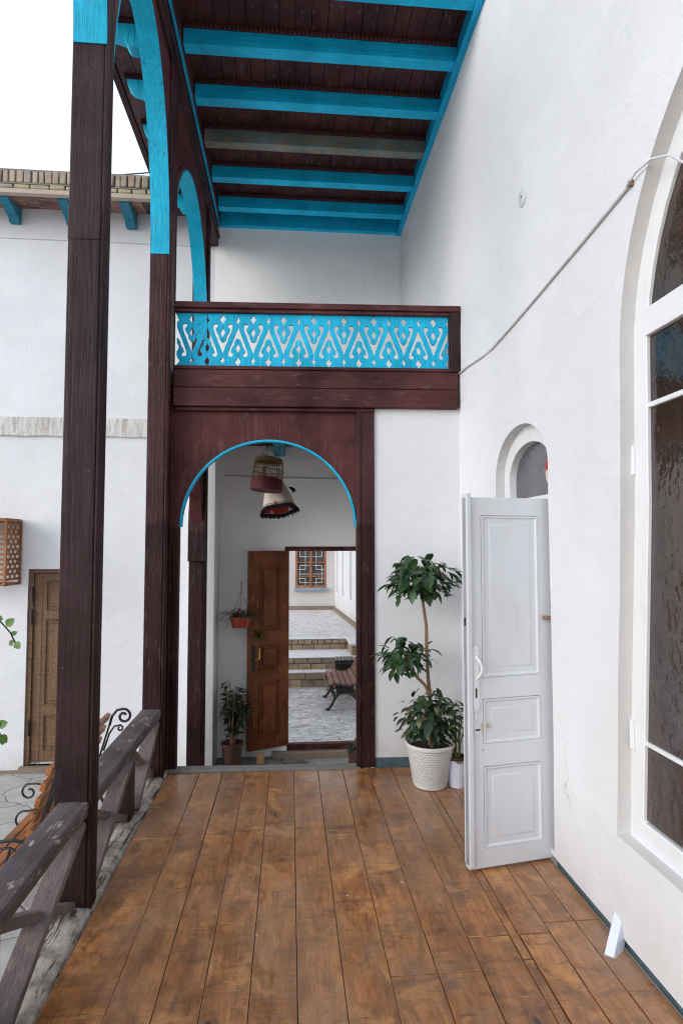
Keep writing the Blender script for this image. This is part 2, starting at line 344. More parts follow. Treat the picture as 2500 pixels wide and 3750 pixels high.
M['leafdark'] = leafmat('dark_leaf', (.020, .036, .014), (.045, .07, .026), .5)  # plain dark green foliage colour
M['leafspider'] = leafmat('spider_leaf', (.045, .085, .030), (.15, .19, .085), .45)
M['leafyel'] = leafmat('yellow_green_leaf', (.09, .14, .03), (.24, .24, .05), .45)
M['bark'] = simple('tan_bark', (.23, .135, .080), .8, .4, 30, .5)
M['soil'] = simple('dark_soil', (.035, .024, .018), .95, .6, 60, 1.)
M['redpot'] = simple('red_plastic', (.34, .035, .020), .4, .15)
M['terracotta'] = simple('dark_terracotta', (.075, .030, .020), .7, .3)
M['whiteplastic'] = simple('white_plastic', (.70, .74, .86), .35, .04, 8, .03)
M['plate'] = simple('painted_plate', (.62, .64, .66), .5, .05)
M['conduit'] = simple('grey_conduit', (.50, .49, .475), .6, .2)
def basket_pot():
    m = NT('white_basketweave_plastic'); tc = m.n('ShaderNodeTexCoord'); sp = m.n('ShaderNodeSeparateXYZ'); m.l(tc.outputs['Object'], sp.inputs[0])
    ang = m.math('ARCTAN2', sp.outputs[1], sp.outputs[0])
    cb = m.n('ShaderNodeCombineXYZ'); m.l(m.math('MULTIPLY', ang, .16), cb.inputs[0]); m.l(sp.outputs[2], cb.inputs[1])
    bk = m.n('ShaderNodeTexBrick'); m.l(cb.outputs[0], bk.inputs['Vector']); bk.inputs['Scale'].default_value = 1.
    bk.inputs['Brick Width'].default_value = .030; bk.inputs['Row Height'].default_value = .0165; bk.inputs['Mortar Size'].default_value = .0034; bk.inputs['Mortar Smooth'].default_value = .6
    inv = m.math('SUBTRACT', 1., bk.outputs['Fac'])
    zm = m.math('MULTIPLY', m.math('GREATER_THAN', sp.outputs[2], .035), m.math('LESS_THAN', sp.outputs[2], .262))
    h = m.math('MULTIPLY', inv, zm)
    n1 = m.noise(m.coord(), 7, 5)
    base = m.mix(n1.outputs[0], (.66, .64, .60), (.78, .77, .75)); base = m.mix(m.math('MULTIPLY', m.math('MULTIPLY', bk.outputs['Fac'], zm), .3), base, (.34, .32, .29))
    return m.set(base, .4, m.bump(h, .8, .006))
M['potweave'] = basket_pot()
M['cane'] = simple('cane_bars', (.20, .115, .050), .6, .4, 40)
M['burgundy'] = simple('burgundy_cloth', (.095, .008, .016), .7, .5, 18, .3)
M['cream'] = simple('cream_cloth', (.66, .58, .50), .85, .12, 30, .4)
M['navy'] = simple('navy_fringe', (.012, .012, .022), .9, .4, 60)
M['redcloth'] = simple('red_cloth', (.42, .03, .02), .8, .4, 20)
M['stripe'] = simple('grey_stripe', (.16, .13, .11), .8)
M['pine'] = simple('raw_pine', (.42, .25, .12), .7, .15)
M['redlac'] = simple('red_lacquer', (.40, .012, .02), .25, .2)
M['wire'] = simple('black_wire', (.02, .018, .025), .6)

# ------------------------------------------------------------------ mesh helpers
class MB:
    def __init__(s): s.v = []; s.f = []; s.mi = []; s.cur = 0
    def add(s, vs, fs):
        o = len(s.v); s.v += [tuple(v) for v in vs]; s.f += [tuple(i + o for i in f) for f in fs]; s.mi += [s.cur] * len(fs); return s
    def box(s, x0, x1, y0, y1, z0, z1):
        return s.add([(x0, y0, z0), (x1, y0, z0), (x1, y1, z0), (x0, y1, z0), (x0, y0, z1), (x1, y0, z1), (x1, y1, z1), (x0, y1, z1)],
                     [(0, 3, 2, 1), (4, 5, 6, 7), (0, 1, 5, 4), (1, 2, 6, 5), (2, 3, 7, 6), (3, 0, 4, 7)])
    def obox(s, c, ax, ay, az, d):
        c = Vector(c); ax, ay, az = [Vector(a).normalized() * (k / 2) for a, k in zip((ax, ay, az), d)]
        vs = [c + i * ax + j * ay + k * az for k in (-1, 1) for i, j in ((-1, -1), (1, -1), (1, 1), (-1, 1))]
        return s.add(vs, [(0, 3, 2, 1), (4, 5, 6, 7), (0, 1, 5, 4), (1, 2, 6, 5), (2, 3, 7, 6), (3, 0, 4, 7)])
    def bar(s, p0, p1, w, h, up=(0, 0, 1)):
        p0, p1 = Vector(p0), Vector(p1); d = (p1 - p0); L = d.length; d.normalize()
        sx = d.cross(Vector(up)).normalized(); uz = sx.cross(d)
        return s.obox((p0 + p1) / 2, sx, d, uz, (w, L, h))
    def prism(s, loops, to3, c0, c1):
        loops = [loops] if isinstance(loops[0][0], (int, float)) else loops
        flat = [p for lp in loops for p in lp]
        tris = tessellate_polygon([[Vector((a, b, 0)) for a, b in lp] for lp in loops])
        n = len(flat); vs = [to3(a, b, c0) for a, b in flat] + [to3(a, b, c1) for a, b in flat]
        fs = []
        for t in tris: fs.append(tuple(t)); fs.append(tuple(i + n for i in reversed(t)))
        o = 0
        for lp in loops:
            k = len(lp)
            for i in range(k):
                j = (i + 1) % k; fs.append((o + i, o + j, o + j + n, o + i + n))
            o += k
        return s.add(vs, fs)
    def tube(s, path, r, n=8, caps=True, r1=None):
        P = [Vector(p) for p in path]; N = len(P); vs = []; prev = None
        for i, p in enumerate(P):
            d = (P[min(i + 1, N - 1)] - P[max(i - 1, 0)])
            if d.length < 1e-9: d = Vector((0, 0, 1))
            d.normalize()
            if prev is None:
                a = Vector((0, 0, 1)) if abs(d.z) < .9 else Vector((1, 0, 0))
                u = d.cross(a).normalized()
            else:
                u = (prev - d * prev.dot(d))
                u = u.normalized() if u.length > 1e-6 else d.orthogonal().normalized()
            prev = u; w = d.cross(u)
            rr = r if r1 is None else r + (r1 - r) * i / max(1, N - 1)
            for k in range(n):
                t = 2 * PI * k / n; vs.append(p + (u * math.cos(t) + w * math.sin(t)) * rr)
        fs = [(i * n + k, i * n + (k + 1) % n, (i + 1) * n + (k + 1) % n, (i + 1) * n + k) for i in range(N - 1) for k in range(n)]
        if caps: fs += [tuple(reversed(range(n))), tuple(range((N - 1) * n, N * n))]
        return s.add(vs, fs)
    def lathe(s, prof, c=(0, 0, 0), n=32, capb=False, capt=False, ell=1.):
        vs = [(c[0] + r * math.cos(2 * PI * k / n), c[1] + ell * r * math.sin(2 * PI * k / n), c[2] + z) for r, z in prof for k in range(n)]
        fs = [(i * n + k, i * n + (k + 1) % n, (i + 1) * n + (k + 1) % n, (i + 1) * n + k) for i in range(len(prof) - 1) for k in range(n)]
        if capb: fs.append(tuple(reversed(range(n))))
        if capt: fs.append(tuple(range((len(prof) - 1) * n, len(prof) * n)))
        return s.add(vs, fs)
    def build(s, name, mat, parent=None, bevel=0., smooth=35, local=False, label=None):
        me = bpy.data.meshes.new(name)
        off = Vector((0, 0, 0))
        if parent is not None and not local: off = WL(parent)
        me.from_pydata([tuple(Vector(v) - off) for v in s.v], [], s.f)
        mats = mat if isinstance(mat, (list, tuple)) else [mat]
        for m_ in mats: me.materials.append(m_)
        if len(mats) > 1: me.polygons.foreach_set('material_index', s.mi)
        me.validate(); me.update()
        import bmesh
        bm = bmesh.new(); bm.from_mesh(me); bmesh.ops.recalc_face_normals(bm, faces=bm.faces); bm.to_mesh(me); bm.free()
        if smooth:
            me.polygons.foreach_set('use_smooth', [True] * len(me.polygons)); me.set_sharp_from_angle(angle=R(smooth))
        o = bpy.data.objects.new(name, me); COL.objects.link(o)
        if parent is not None: o.parent = parent
        if bevel:
            b = o.modifiers.new('bevel', 'BEVEL'); b.width = bevel; b.segments = 2; b.limit_method = 'ANGLE'; b.angle_limit = R(40)
        if label: o['label'] = label
        return o

def WL(o):
    v = Vector(o.location)
    while o.parent is not None:
        o = o.parent; v = v + Vector(o.location)
    return v
XZ = lambda a, b, c: (a, c, b)      # polygon in XZ, extruded along Y
YZ = lambda a, b, c: (c, a, b)      # polygon in YZ, extruded along X
XY = lambda a, b, c: (a, b, c)

def tag(o, label, cat, group=None, kind='thing'):
    o['label'] = label; o['category'] = cat; o['kind'] = kind
    if group: o['group'] = group
    return o
def thing(name, loc, label, cat, group=None, rotz=0.):
    o = bpy.data.objects.new(name, None); COL.objects.link(o); o.empty_display_size = .1
    o.location = loc; o.rotation_euler = (0, 0, rotz); return tag(o, label, cat, group)
def struct(mb, name, mat, label=None, **k):
    o = mb.build(name, mat, **k); o['kind'] = 'structure'
    if label: o['label'] = label
    return o
def dup(root, loc=None, label=None, rotz=None):
    r = root.copy(); COL.objects.link(r)
    if loc is not None: r.location = loc
    if rotz is not None: r.rotation_euler = (0, 0, rotz)
    if label: r['label'] = label
    for ch in list(root.children):
        c = ch.copy(); COL.objects.link(c); c.parent = r
        for g in list(ch.children):
            d = g.copy(); COL.objects.link(d); d.parent = c
    return r
def ss(a, b, x):
    t = max(0., min(1., (x - a) / (b - a))); return t * t * (3 - 2 * t)
def inside(p, poly):
    x, y = p; r = False; j = len(poly) - 1
    for i in range(len(poly)):
        xi, yi = poly[i]; xj, yj = poly[j]
        if (yi > y) != (yj > y) and x < (xj - xi) * (y - yi) / (yj - yi) + xi: r = not r
        j = i
    return r
def dense(poly, step=.15):
    o = []
    for i, p in enumerate(poly):
        q = poly[(i + 1) % len(poly)]; d = math.dist(p, q); n = max(1, int(d / step))
        for k in range(n): o.append((p[0] + (q[0] - p[0]) * k / n, p[1] + (q[1] - p[1]) * k / n))
    return o
def wall_sheet(mb, rect, holes, surf, step=.2, depth=None):
    """undulating plaster skin with openings; surf(a,b)->3D point; depth=(vector) cuts reveals"""
    a0, a1, b0, b1 = rect
    outer = dense([(a0, b0), (a1, b0), (a1, b1), (a0, b1)], step); hs = [dense(h, .08) for h in holes]
    vs = []; es = []
    for lp in [outer] + hs:
        o = len(vs); vs += lp; es += [(o + i, o + (i + 1) % len(lp)) for i in range(len(lp))]
    na = int((a1 - a0) / step); nb = int((b1 - b0) / step)
    lim = [p for h in hs for p in h]
    for i in range(1, na):
        for j in range(1, nb):
            p = (a0 + (a1 - a0) * i / na, b0 + (b1 - b0) * j / nb)
            if any(inside(p, h) for h in hs) or any(abs(p[0] - q[0]) < .04 and abs(p[1] - q[1]) < .04 for q in lim): continue
            vs.append(p)
    r = delaunay_2d_cdt([Vector(v) for v in vs], es, [], 0, 1e-5)
    fs = []
    for f in r[2]:
        c = (sum(r[0][i][0] for i in f) / len(f), sum(r[0][i][1] for i in f) / len(f))
        if not any(inside(c, h) for h in hs): fs.append(tuple(f))
    mb.add([surf(v[0], v[1]) for v in r[0]], fs)
    return hs
def reveal(mb, loop, surf, dvec, closed=True):
    n = len(loop); A = [Vector(surf(*p)) for p in loop]; d = Vector(dvec)
    mb.add(A + [a + d for a in A], [(i, (i + 1) % n, (i + 1) % n + n, i + n) for i in range(n if closed else n - 1)])
def arch_pts(c, a, z0, b, n=24, t0=0., t1=PI):
    return [(c + a * math.cos(t0 + (t1 - t0) * k / n), z0 + b * math.sin(t0 + (t1 - t0) * k / n)) for k in range(n + 1)]

# leaf shapes -------------------------------------------------------
def leaf(mb, p, d, up, L, W, droop=.5, fold=.25, n=4, base=.25):
    """pointed blade from p along d, sagging by droop"""
    d = Vector(d).normalized(); up = Vector(up)
    s_ = d.cross(up)
    if s_.length < 1e-4: s_ = d.orthogonal()
    s_.normalize(); u = s_.cross(d).normalized(); P = Vector(p); vs = []; cur = P.copy(); dd = d.copy(); st = L / n
    for i in range(n + 1):
        t = i / n
        w = W * .5 * (math.sin(PI * min(1, t ** .72)) ** .8 if 0 < t < 1 else 0.0)
        if i == 0: w = W * .06
        vs += [cur - s_ * w + u * w * fold, cur, cur + s_ * w + u * w * fold]
        cur = cur + dd * st; dd = (dd + Vector((0, 0, -1)) * droop / n).normalized(); u = s_.cross(dd).normalized()
    fs = []
    for i in range(n):
        a = i * 3; fs += [(a, a + 1, a + 4, a + 3), (a + 1, a + 2, a + 5, a + 4)]
    mb.add(vs, fs)
def strap(mb, p, d, L, W, droop=1.2, n=7):
    d = Vector(d).normalized(); s_ = d.cross(Vector((0, 0, 1))).normalized(); cur = Vector(p); dd = d; vs = []
    for i in range(n + 1):
        t = i / n; w = W * .5 * (1 - t ** 2.2) + .0006
        vs += [cur - s_ * w + Vector((0, 0, w * .4)), cur, cur + s_ * w + Vector((0, 0, w * .4))]
        cur = cur + dd * (L / n); dd = (dd + Vector((0, 0, -1)) * droop / n).normalized()
    fs = []
    for i in range(n):
        a = i * 3; fs += [(a, a + 1, a + 4, a + 3), (a + 1, a + 2, a + 5, a + 4)]
    mb.add(vs, fs)

# ------------------------------------------------------------------ ground levels
g = MB().box(-90, 90, -90, 90, -1.30, -1.05); struct(g, 'ground', M['ground'], 'dusty bare ground around the buildings')
g = MB().box(-14, -1.0, -14, 7.3, -1.04, -.955); struct(g, 'courtyard_ground', M['court'], 'pale stone courtyard floor below the veranda')
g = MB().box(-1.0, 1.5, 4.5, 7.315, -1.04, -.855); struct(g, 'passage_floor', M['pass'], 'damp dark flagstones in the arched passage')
g = MB().box(-6, 2.4, 7.32, 10.62, -1.04, -.845); struct(g, 'outer_paving', M['pave'], 'blue grey stone paving beyond the passage door')
g = MB().box(-6, 3.0, 11.85, 18, -1.04, -.165); struct(g, 'terrace_paving', M['terr'], 'pale upper paving above the steps')
# veranda base and boards
g = MB().box(-.90, 1.37, -3, 4.50, -1.03, -.045); struct(g, 'veranda_base', simple('dusty_subfloor', (.045, .036, .030), .95, .5, 20), 'solid base under the veranda boards')
fb = MB(); seams = [-.872, -.64, -.475, -.31, -.14, .035, .21, .39, .575, .75, .93, .972, 1.11, 1.25, 1.372]
for i in range(len(seams) - 1):
    y = -3.; ends = []
    fixed = {9: [2.55], 10: [2.4], 11: [2.55, 3.9], 12: [2.62], 13: [2.62, 2.2], 8: [2.35], 7: [2.35]}.get(i, [rnd.uniform(-1, 1.6), rnd.uniform(3.0, 6.5)])
    ys = [-3.] + sorted(fixed) + [4.47]; ys = [q for q in ys if q <= 4.47]
    for a, b in zip(ys[:-1], ys[1:]):
        gp = rnd.choice([.0010, .0016, .0026]); dz = rnd.uniform(-.0015, .0015); w0 = rnd.uniform(-.003, .003)
        x0, x1 = seams[i] + gp, seams[i + 1] - gp
        fb.box(x0, x1, a + .002, b - .002, -.04, dz)
o = struct(fb, 'veranda_floor', M['floor'], 'worn orange brown floorboards of the veranda', bevel=.0025)
# ------------------------------------------------------------------ sill timber
def sill():
    mb = MB(); prof = [(-1.13, -.26), (-1.12, -.06), (-1.095, -.02), (-1.05, .004), (-.97, .012), (-.90, .006), (-.878, -.012), (-.876, -.26)]
    ys = [-3 + 7.68 * i / 110 for i in range(111)]; vs = []
    for y in ys:
        for k, (x, z) in enumerate(prof):
            e = mnoise.noise(Vector((x * 6, y * 1.1, z * 6))) * .018; e2 = mnoise.noise(Vector((x * 25, y * 5, 3))) * .009
            vs.append((x + (e if k < 5 else e * .2), y, z + (e * .6 + e2 if 1 < k < 7 else 0)))
    n = len(prof); fs = [(i * n + k, i * n + k + 1, (i + 1) * n + k + 1, (i + 1) * n + k) for i in range(110) for k in range(n - 1)]
    fs += [tuple(range(n)), tuple(range(110 * n, 111 * n))]
    return mb.add(vs, fs)
tag(sill().build('sill_timber', M['timber'], smooth=60), 'cracked grey weathered timber along the edge of the veranda floor under the railings', 'timber')
# stone edge strip at the far end of the boards
EY, ES = 4.5, -.04
EROT = math.atan(ES)
mb = MB(); mb.obox((-.17, EY + .035, -.045), (math.cos(EROT), math.sin(EROT), 0), (-math.sin(EROT), math.cos(EROT), 0), (0, 0, 1), (1.40, .10, .11))
tag(mb.build('threshold_strip', M['mortar'], bevel=.008), 'grey cement threshold strip at the end of the floorboards under the wooden arch', 'threshold')

# ------------------------------------------------------------------ house wall on the right
WX = 1.37
def rw(y, z):
    x = WX + .006 * mnoise.noise(Vector((y * .9, z * .9, 2.))) + .003 * mnoise.noise(Vector((y * 3, z * 2.4, 5.)))
    x -= .078 * ss(3.9, 4.42, y) * (1 - ss(4.7, 5.6, y)) * (1 - ss(3.2, 4.4, z))
    return (x, y, z)
# openings
WC, WA, WZ0, WB = 1.19, 1.17, 2.42, 1.16
def win_y(z):   # slightly leaning left jamb
    return 2.47 - (z - .43) * .058 if z < 2.42 else 2.355
win_hole = [(-.02, .44), (2.47, .43), (2.42, 1.2), (2.375, 1.8)] + arch_pts(WC - .005, WA, WZ0, WB, 30)
DC, DA, DZ0, DB = 3.475, .405, 2.08, .29
door_hole = [(3.07, .06), (3.88, .06)] + arch_pts(DC, DA, DZ0, DB, 20)
house = thing('white_house', (WX, 2., 0), 'white plastered house wall along the right side of the veranda with a big arched window', 'house')
mb = MB(); hs = wall_sheet(mb, (-3, 7.35, .034, 5.8), [win_hole, door_hole], rw, .18)
rv = MB()
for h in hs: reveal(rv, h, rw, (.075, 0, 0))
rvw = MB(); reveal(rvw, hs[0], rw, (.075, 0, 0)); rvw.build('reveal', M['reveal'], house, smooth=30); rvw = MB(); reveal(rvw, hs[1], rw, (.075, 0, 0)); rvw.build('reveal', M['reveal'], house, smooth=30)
mb.add([rw(-3, .034), rw(7.35, .034), (WX + .1, 7.35, .034), (WX + .1, -3, .034)], [(0, 1, 2, 3)])
mb.add([(WX + .3, 4.45, -1), (WX + .3, 7.3, -1), (WX, 7.3, -1), (WX, 4.45, -1), (WX, 4.45, .1), (WX, 7.3, .1)], [(2, 3, 4, 5), (0, 1, 2, 3)])
# thickness behind the skin with the two openings left free
for (y0, y1, z0, z1) in ((-3, 0, -.05, 5.8), (0, 2.5, -.05, .42), (0, 2.5, 3.62, 5.8), (2.5, 3.04, -.05, 5.8), (3.04, 3.92, 2.42, 5.8), (3.92, 7.3, -.05, 5.8)):
    mb.box(WX + .09, WX + .4, y0, y1, z0, z1)
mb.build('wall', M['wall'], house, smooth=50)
# skirting peeping under the plaster edge
for lo_, hi_ in ((-3, 3.07), (3.88, 7.45)):
  mb = MB(); n = 60
  for i in range(n):
      y0 = lo_ + (hi_ - lo_) * i / n; y1 = lo_ + (hi_ - lo_) * (i + 1) / n
      x0 = rw(y0, .06)[0] + .012; x1 = rw(y1, .06)[0] + .012
      t0 = .050 + .01 * mnoise.noise(Vector((y0 * 5, 1, 0))); t1 = .050 + .01 * mnoise.noise(Vector((y1 * 5, 1, 0)))
      mb.add([(x0, y0, -.01), (x1, y1, -.01), (x1, y1, t1), (x0, y0, t0), (x0 + .05, y0, t0), (x1 + .05, y1, t1)], [(0, 1, 2, 3), (3, 2, 5, 4)])
  mb.build('skirting', M['skirt'], house)
# black sheet painted as the unlit interior behind the openings
mb = MB(); mb.box(WX + .42, WX + .44, -.2, 4.1, -.05, 3.8); mb.build('interior_shade', M['dark'], house)
# big arched window
FX = WX + .062
def off_loop(off):
    o = [(-.02 + off, .44 + off), (2.465 - off, .435 + off), (2.415 - off, 1.2), (2.372 - off, 1.8)]
    return o + arch_pts(WC - .005, WA - off, WZ0, WB - off, 30)
wf = MB(); outer = off_loop(-.012); inner = off_loop(.088)
wf.prism([outer, list(reversed(inner))], YZ, FX, FX + .06)
wl = .0
def bar_y(z):   # where the inner frame edge lies at height z
    if z > WZ0: return WC - .005 + (WA - .088) * math.sqrt(max(0, 1 - ((z - WZ0) / (WB - .088)) ** 2)) + .01
    return 2.385 - (z - .43) * .05 + .012
wf.box(FX - .004, FX + .062, .07, bar_y(2.55), 2.492, 2.605)
wf.box(FX + .004, FX + .055, .07, bar_y(2.2), 2.200, 2.222)
wf.box(FX + .004, FX + .055, .07, bar_y(.84), .834, .852)
wf.box(FX - .002, FX + .064, 1.13, 1.25, .54, 2.49)
for a, c in ((40, .03), (90, .03), (140, .03)):
    t = R(a); wf.bar((FX + .024, WC, 2.6), (FX + .024, WC + (WA - .08) * math.cos(t), WZ0 + (WB - .08) * math.sin(t)), .024, .04, (1, 0, 0))
win = wf.build('window', M['wframe'], house, bevel=.004)
win['label'] = 'tall arched window of dark obscure glass in a white painted frame'
zs = [(.54, .836, .838), (.86, 2.196, 1.5), (2.222, 2.492, 2.3), (2.605, 3.52, 2.7)]
def pane(z0, z1, name='pane'):
    p = MB()
    if z1 > 3: poly = [(.09, z0)] + [(bar_y(z0), z0)] + [q for q in arch_pts(WC - .005, WA - .085, WZ0, WB - .085, 40) if q[1] > z0 + .01]
    else: poly = [(.07, z0 - .01), (bar_y(z0), z0 - .01), (bar_y(z1), z1 + .01), (.07, z1 + .01)]
    p.prism(poly, YZ, FX + .016, FX + .022); return p.build(name, M['glass'], win)
for z0, z1, _ in zs: pane(z0, z1)
for z in (2.0, .86): MB().tube([(FX - .006, bar_y(z) + .052, z - .06), (FX - .006, bar_y(z) + .052, z + .06)], .011, 8).build('hinge', M['wframe'], win)
# arched doorway with fanlight
dw = MB(); dO = [(3.055, .0), (3.895, .0)] + arch_pts(DC, DA + .012, DZ0, DB + .012, 20); dI = [(3.14, 1.93), (3.80, 1.93)] + arch_pts(DC, .325, DZ0 - .02, .205, 20)
dI2 = [(3.14, .02), (3.14, 1.86), (3.80, 1.86), (3.80, .02)]
dw.prism([dO, list(reversed(dI)), dI2], YZ, WX + .06, WX + .12)
dwy = dw.build('doorway', M['wframe'], house, bevel=.004); dwy['label'] = 'small arched doorway frame with a grey fanlight above the open white door'
MB().prism([(3.13, 1.92), (3.81, 1.92)] + arch_pts(DC, .335, DZ0 - .02, .215, 20), YZ, WX + .108, WX + .114).build('fanlight_pane', M['glassgrey'], dwy)
mb = MB(); mb.box(WX + .07, WX + .11, 3.47, 3.80, .03, 1.86); mb.build('closed_leaf', M['wdoor'], dwy, bevel=.004)
# open white door leaf -------------------------------------------------
hx, hy, fx, fy = 1.425, 3.118, .905, 3.025
dv = Vector((hx - fx, hy - fy, 0)); DL = dv.length; du = dv.normalized(); dn = Vector((du.y, -du.x, 0))   # dn towards the camera
def dl(a, t, z): p = Vector((fx, fy, 0)) + du * a + dn * t; return (p.x, p.y, z)
def panel_leaf(mb, W, H0, H1, th, panels, P, q=1.):
    """framed door face: stiles and rails with sunk, moulded panels"""
    loops = [[(0, H0), (W, H0), (W, H1), (0, H1)]] + [[(a, c), (a, d), (b, d), (b, c)] for a, b, c, d in panels]
    mb.prism(loops, lambda a, b, c: P(a, c, b), -th, 0)
    for a, b, c, d in panels:
        def ring(i0, t0, i1, t1):
            A = [(a + i0, c + i0), (b - i0, c + i0), (b - i0, d - i0), (a + i0, d - i0)]; B = [(a + i1, c + i1), (b - i1, c + i1), (b - i1, d - i1), (a + i1, d - i1)]
            mb.add([P(x, t0, y) for x, y in A] + [P(x, t1, y) for x, y in B], [(k, (k + 1) % 4, (k + 1) % 4 + 4, k + 4) for k in range(4)])
        e = .002
        ring(e, .004 * q, .010, .004 * q); ring(.010, .004 * q, .018, -.012 * q); ring(.018, -.012 * q, .046, -.012 * q); ring(.046, -.012 * q, .054, -.004 * q)
        A = [(a + .054, c + .054), (b - .054, c + .054), (b - .054, d - .054), (a + .054, d - .054)]
        mb.add([P(x, -.004 * q, y) for x, y in A], [(0, 1, 2, 3)])
        ring(e, .004 * q, e, -.014)
        mb.add([P(x, -th + .006, y) for x, y in [(a, c), (b, c), (b, d), (a, d)]], [(0, 1, 2, 3)])
mb = MB(); panel_leaf(mb, DL, .015, 1.895, .042, [(.085, .42, .965, 1.80), (.085, .42, .63, .855), (.085, .42, .11, .515)], dl, .45)
mb.prism([(0, -.052), (.024, -.052), (.024, .012), (0, .012)], lambda a, b, c: dl(a, b, c), .03, 1.915)
wd = mb.build('open_door', M['wdoor'], house, bevel=.0025); wd['label'] = 'white panelled door leaf swung open across the veranda'
hp = MB()
def rounded(x0, x1, z0, z1, r, n=6):
    o = []
    for cx, cz, t in ((x1 - r, z0 + r, -90), (x1 - r, z1 - r, 0), (x0 + r, z1 - r, 90), (x0 + r, z0 + r, 180)):
        for k in range(n + 1): o.append((cx + r * math.cos(R(t + 90 * k / n)), cz + r * math.sin(R(t + 90 * k / n))))
    return o
hp.prism(rounded(.028, .062, .80, 1.13, .017), lambda a, b, c: dl(a, c, b), .0005, .006)
hp.prism(rounded(.034, .052, .755, .79, .003), lambda a, b, c: dl(a, c, b), .0005, .003)
for z in (1.11, .815, .82): hp.tube([dl(.038, .005, z), dl(.038, .009, z)], .003, 6); hp.tube([dl(.053, .005, z), dl(.053, .009, z)], .003, 6)
hp.build('handle_plate', M['wframe'], wd, bevel=.001)
hh = MB(); hh.tube([dl(.045 + .016 * math.sin(PI * k / 12), .006 + .032 * math.sin(PI * k / 12) ** .6, .96 + .115 * k / 12) for k in range(13)], .0062, 10); hh.build('handle', M['wframe'], wd)
kh = MB(); kh.prism(rounded(.0405, .0495, .865, .915, .004), lambda a, b, c: dl(a, c, b), .0062, .0072); kh.build('keyhole', M['dark'], wd)
MB().prism(rounded(.040, .066, .700, .708, .003), lambda a, b, c: dl(a, c, b), .0032, .004).build('keyhole', M['dark'], wd)
lk = MB()
lk.prism(rounded(.032, .072, .675, .735, .012), lambda a, b, c: dl(a, c, b), .0005, .003)
lk.build('lock_plate', M['wdoor'], wd)
cp = MB()
cpoly = [(.002, .69), (.018, .684), (.020, .712), (.004, .72)]
for px, pz, sx, sz in ((.012, .70, .011, .012), (.01, .735, .010, .005), (.078, .72, .007, .017), (.098, .725, .006, .012), (.09, .69, .005, .006), (.012, .665, .008, .006), (.118, .716, .005, .009), (.08, .60, .005, .004)):
    cp = MB(); cp.prism([(px + 1.5 * sx * math.cos(t) * rnd.uniform(.7, 1.2), pz + 1.5 * sz * math.sin(t) * rnd.uniform(.7, 1.2)) for t in [2 * PI * k / 9 for k in range(9)]], lambda a, b, c: dl(a, c, b), .0003, .0012); cp.build('chipped_patch', M['chip'], wd)
lt = MB(); lt.obox(dl(.452, .018, 1.262), du, dn, (0, 0, 1), (.034, .03, .018)); lt.build('catch', M['bark'], wd, bevel=.005)
eb = MB(); eb.obox(dl(-.001, -.02, 1.25), du, dn, (0, 0, 1), (.003, .016, .04)); eb.build('edge_lock', M['iron'], wd)

# small wall fittings
mb = MB(); pc = (WX - .002, 3.346, 3.716)
mb.add([], []); ring = []
vs = []; n = 28
for r_, x_ in ((.0, -.008), (.045, -.008), (.055, -.003), (.055, .004)):
    for k in range(n): vs.append((pc[0] + x_, pc[1] + r_ * math.cos(2 * PI * k / n), pc[2] + r_ * math.sin(2 * PI * k / n)))
mb.add(vs, [(i * n + k, i * n + (k + 1) % n, (i + 1) * n + (k + 1) % n, (i + 1) * n + k) for i in range(3) for k in range(n)])
cpz = thing('cover_plate', pc, 'small round white cover plate high on the right wall', 'cover plate')
mb.build('disc', M['plate'], cpz)
MB().tube([(pc[0] - .008, pc[1], pc[2]), (pc[0] - .011, pc[1], pc[2])], .006, 8).build('screw', M['iron'], cpz)
cc = thing('cable_conduit', (WX, 3.3, 3.05), 'thin grey cable conduit slanting across the right wall from the balcony to the big window', 'cable conduit')
mb = MB(); N = 24; y0, y1, z0, z1 = 4.47, 2.225, 2.955, 3.100
P0 = []
for i in range(N + 1):
    t = i / N; y = y0 + (y1 - y0) * t; z = z0 + (z1 - z0) * t - .015 * math.sin(PI * t); P0.append((rw(y, z)[0] - .008, y, z))
for a, b in zip(P0[:-1], P0[1:]): mb.bar(a, b, .010, .010, (1, 0, 0))
mb.build('trunking', M['conduit'], cc)
mb = MB(); mb.tube([(1.352, 2.245, 3.100), (1.35, 2.17, 3.115), (1.355, 2.08, 3.108), (1.378, 2.01, 3.078), (1.405, 1.975, 3.03), (1.424, 1.93, 2.97), (1.427, 1.6, 2.93), (1.427, .6, 2.93)], .0045, 8); mb.build('loose_cable', M['plate'], cc)
MB().box(WX - .022, WX - .004, 2.214, 2.230, 3.090, 3.112).build('clip', M['bark'], cc)
# white duct out of the floor
a = Vector((1.296, 2.392, -.02)); b = Vector((1.405, 2.50, .092)); ax = (b - a).normalized(); sy = Vector((.35, -.94, 0)).normalized(); sy = (sy - ax * sy.dot(ax)).normalized(); sn = ax.cross(sy)
mb = MB(); mb.obox((a + b) / 2, sn, sy, ax, (.060, .040, (b - a).length))
tag(mb.build('plastic_duct', M['whiteplastic'], bevel=.003), 'short white plastic duct leaning out of a hole in the floorboards against the right wall', 'duct')

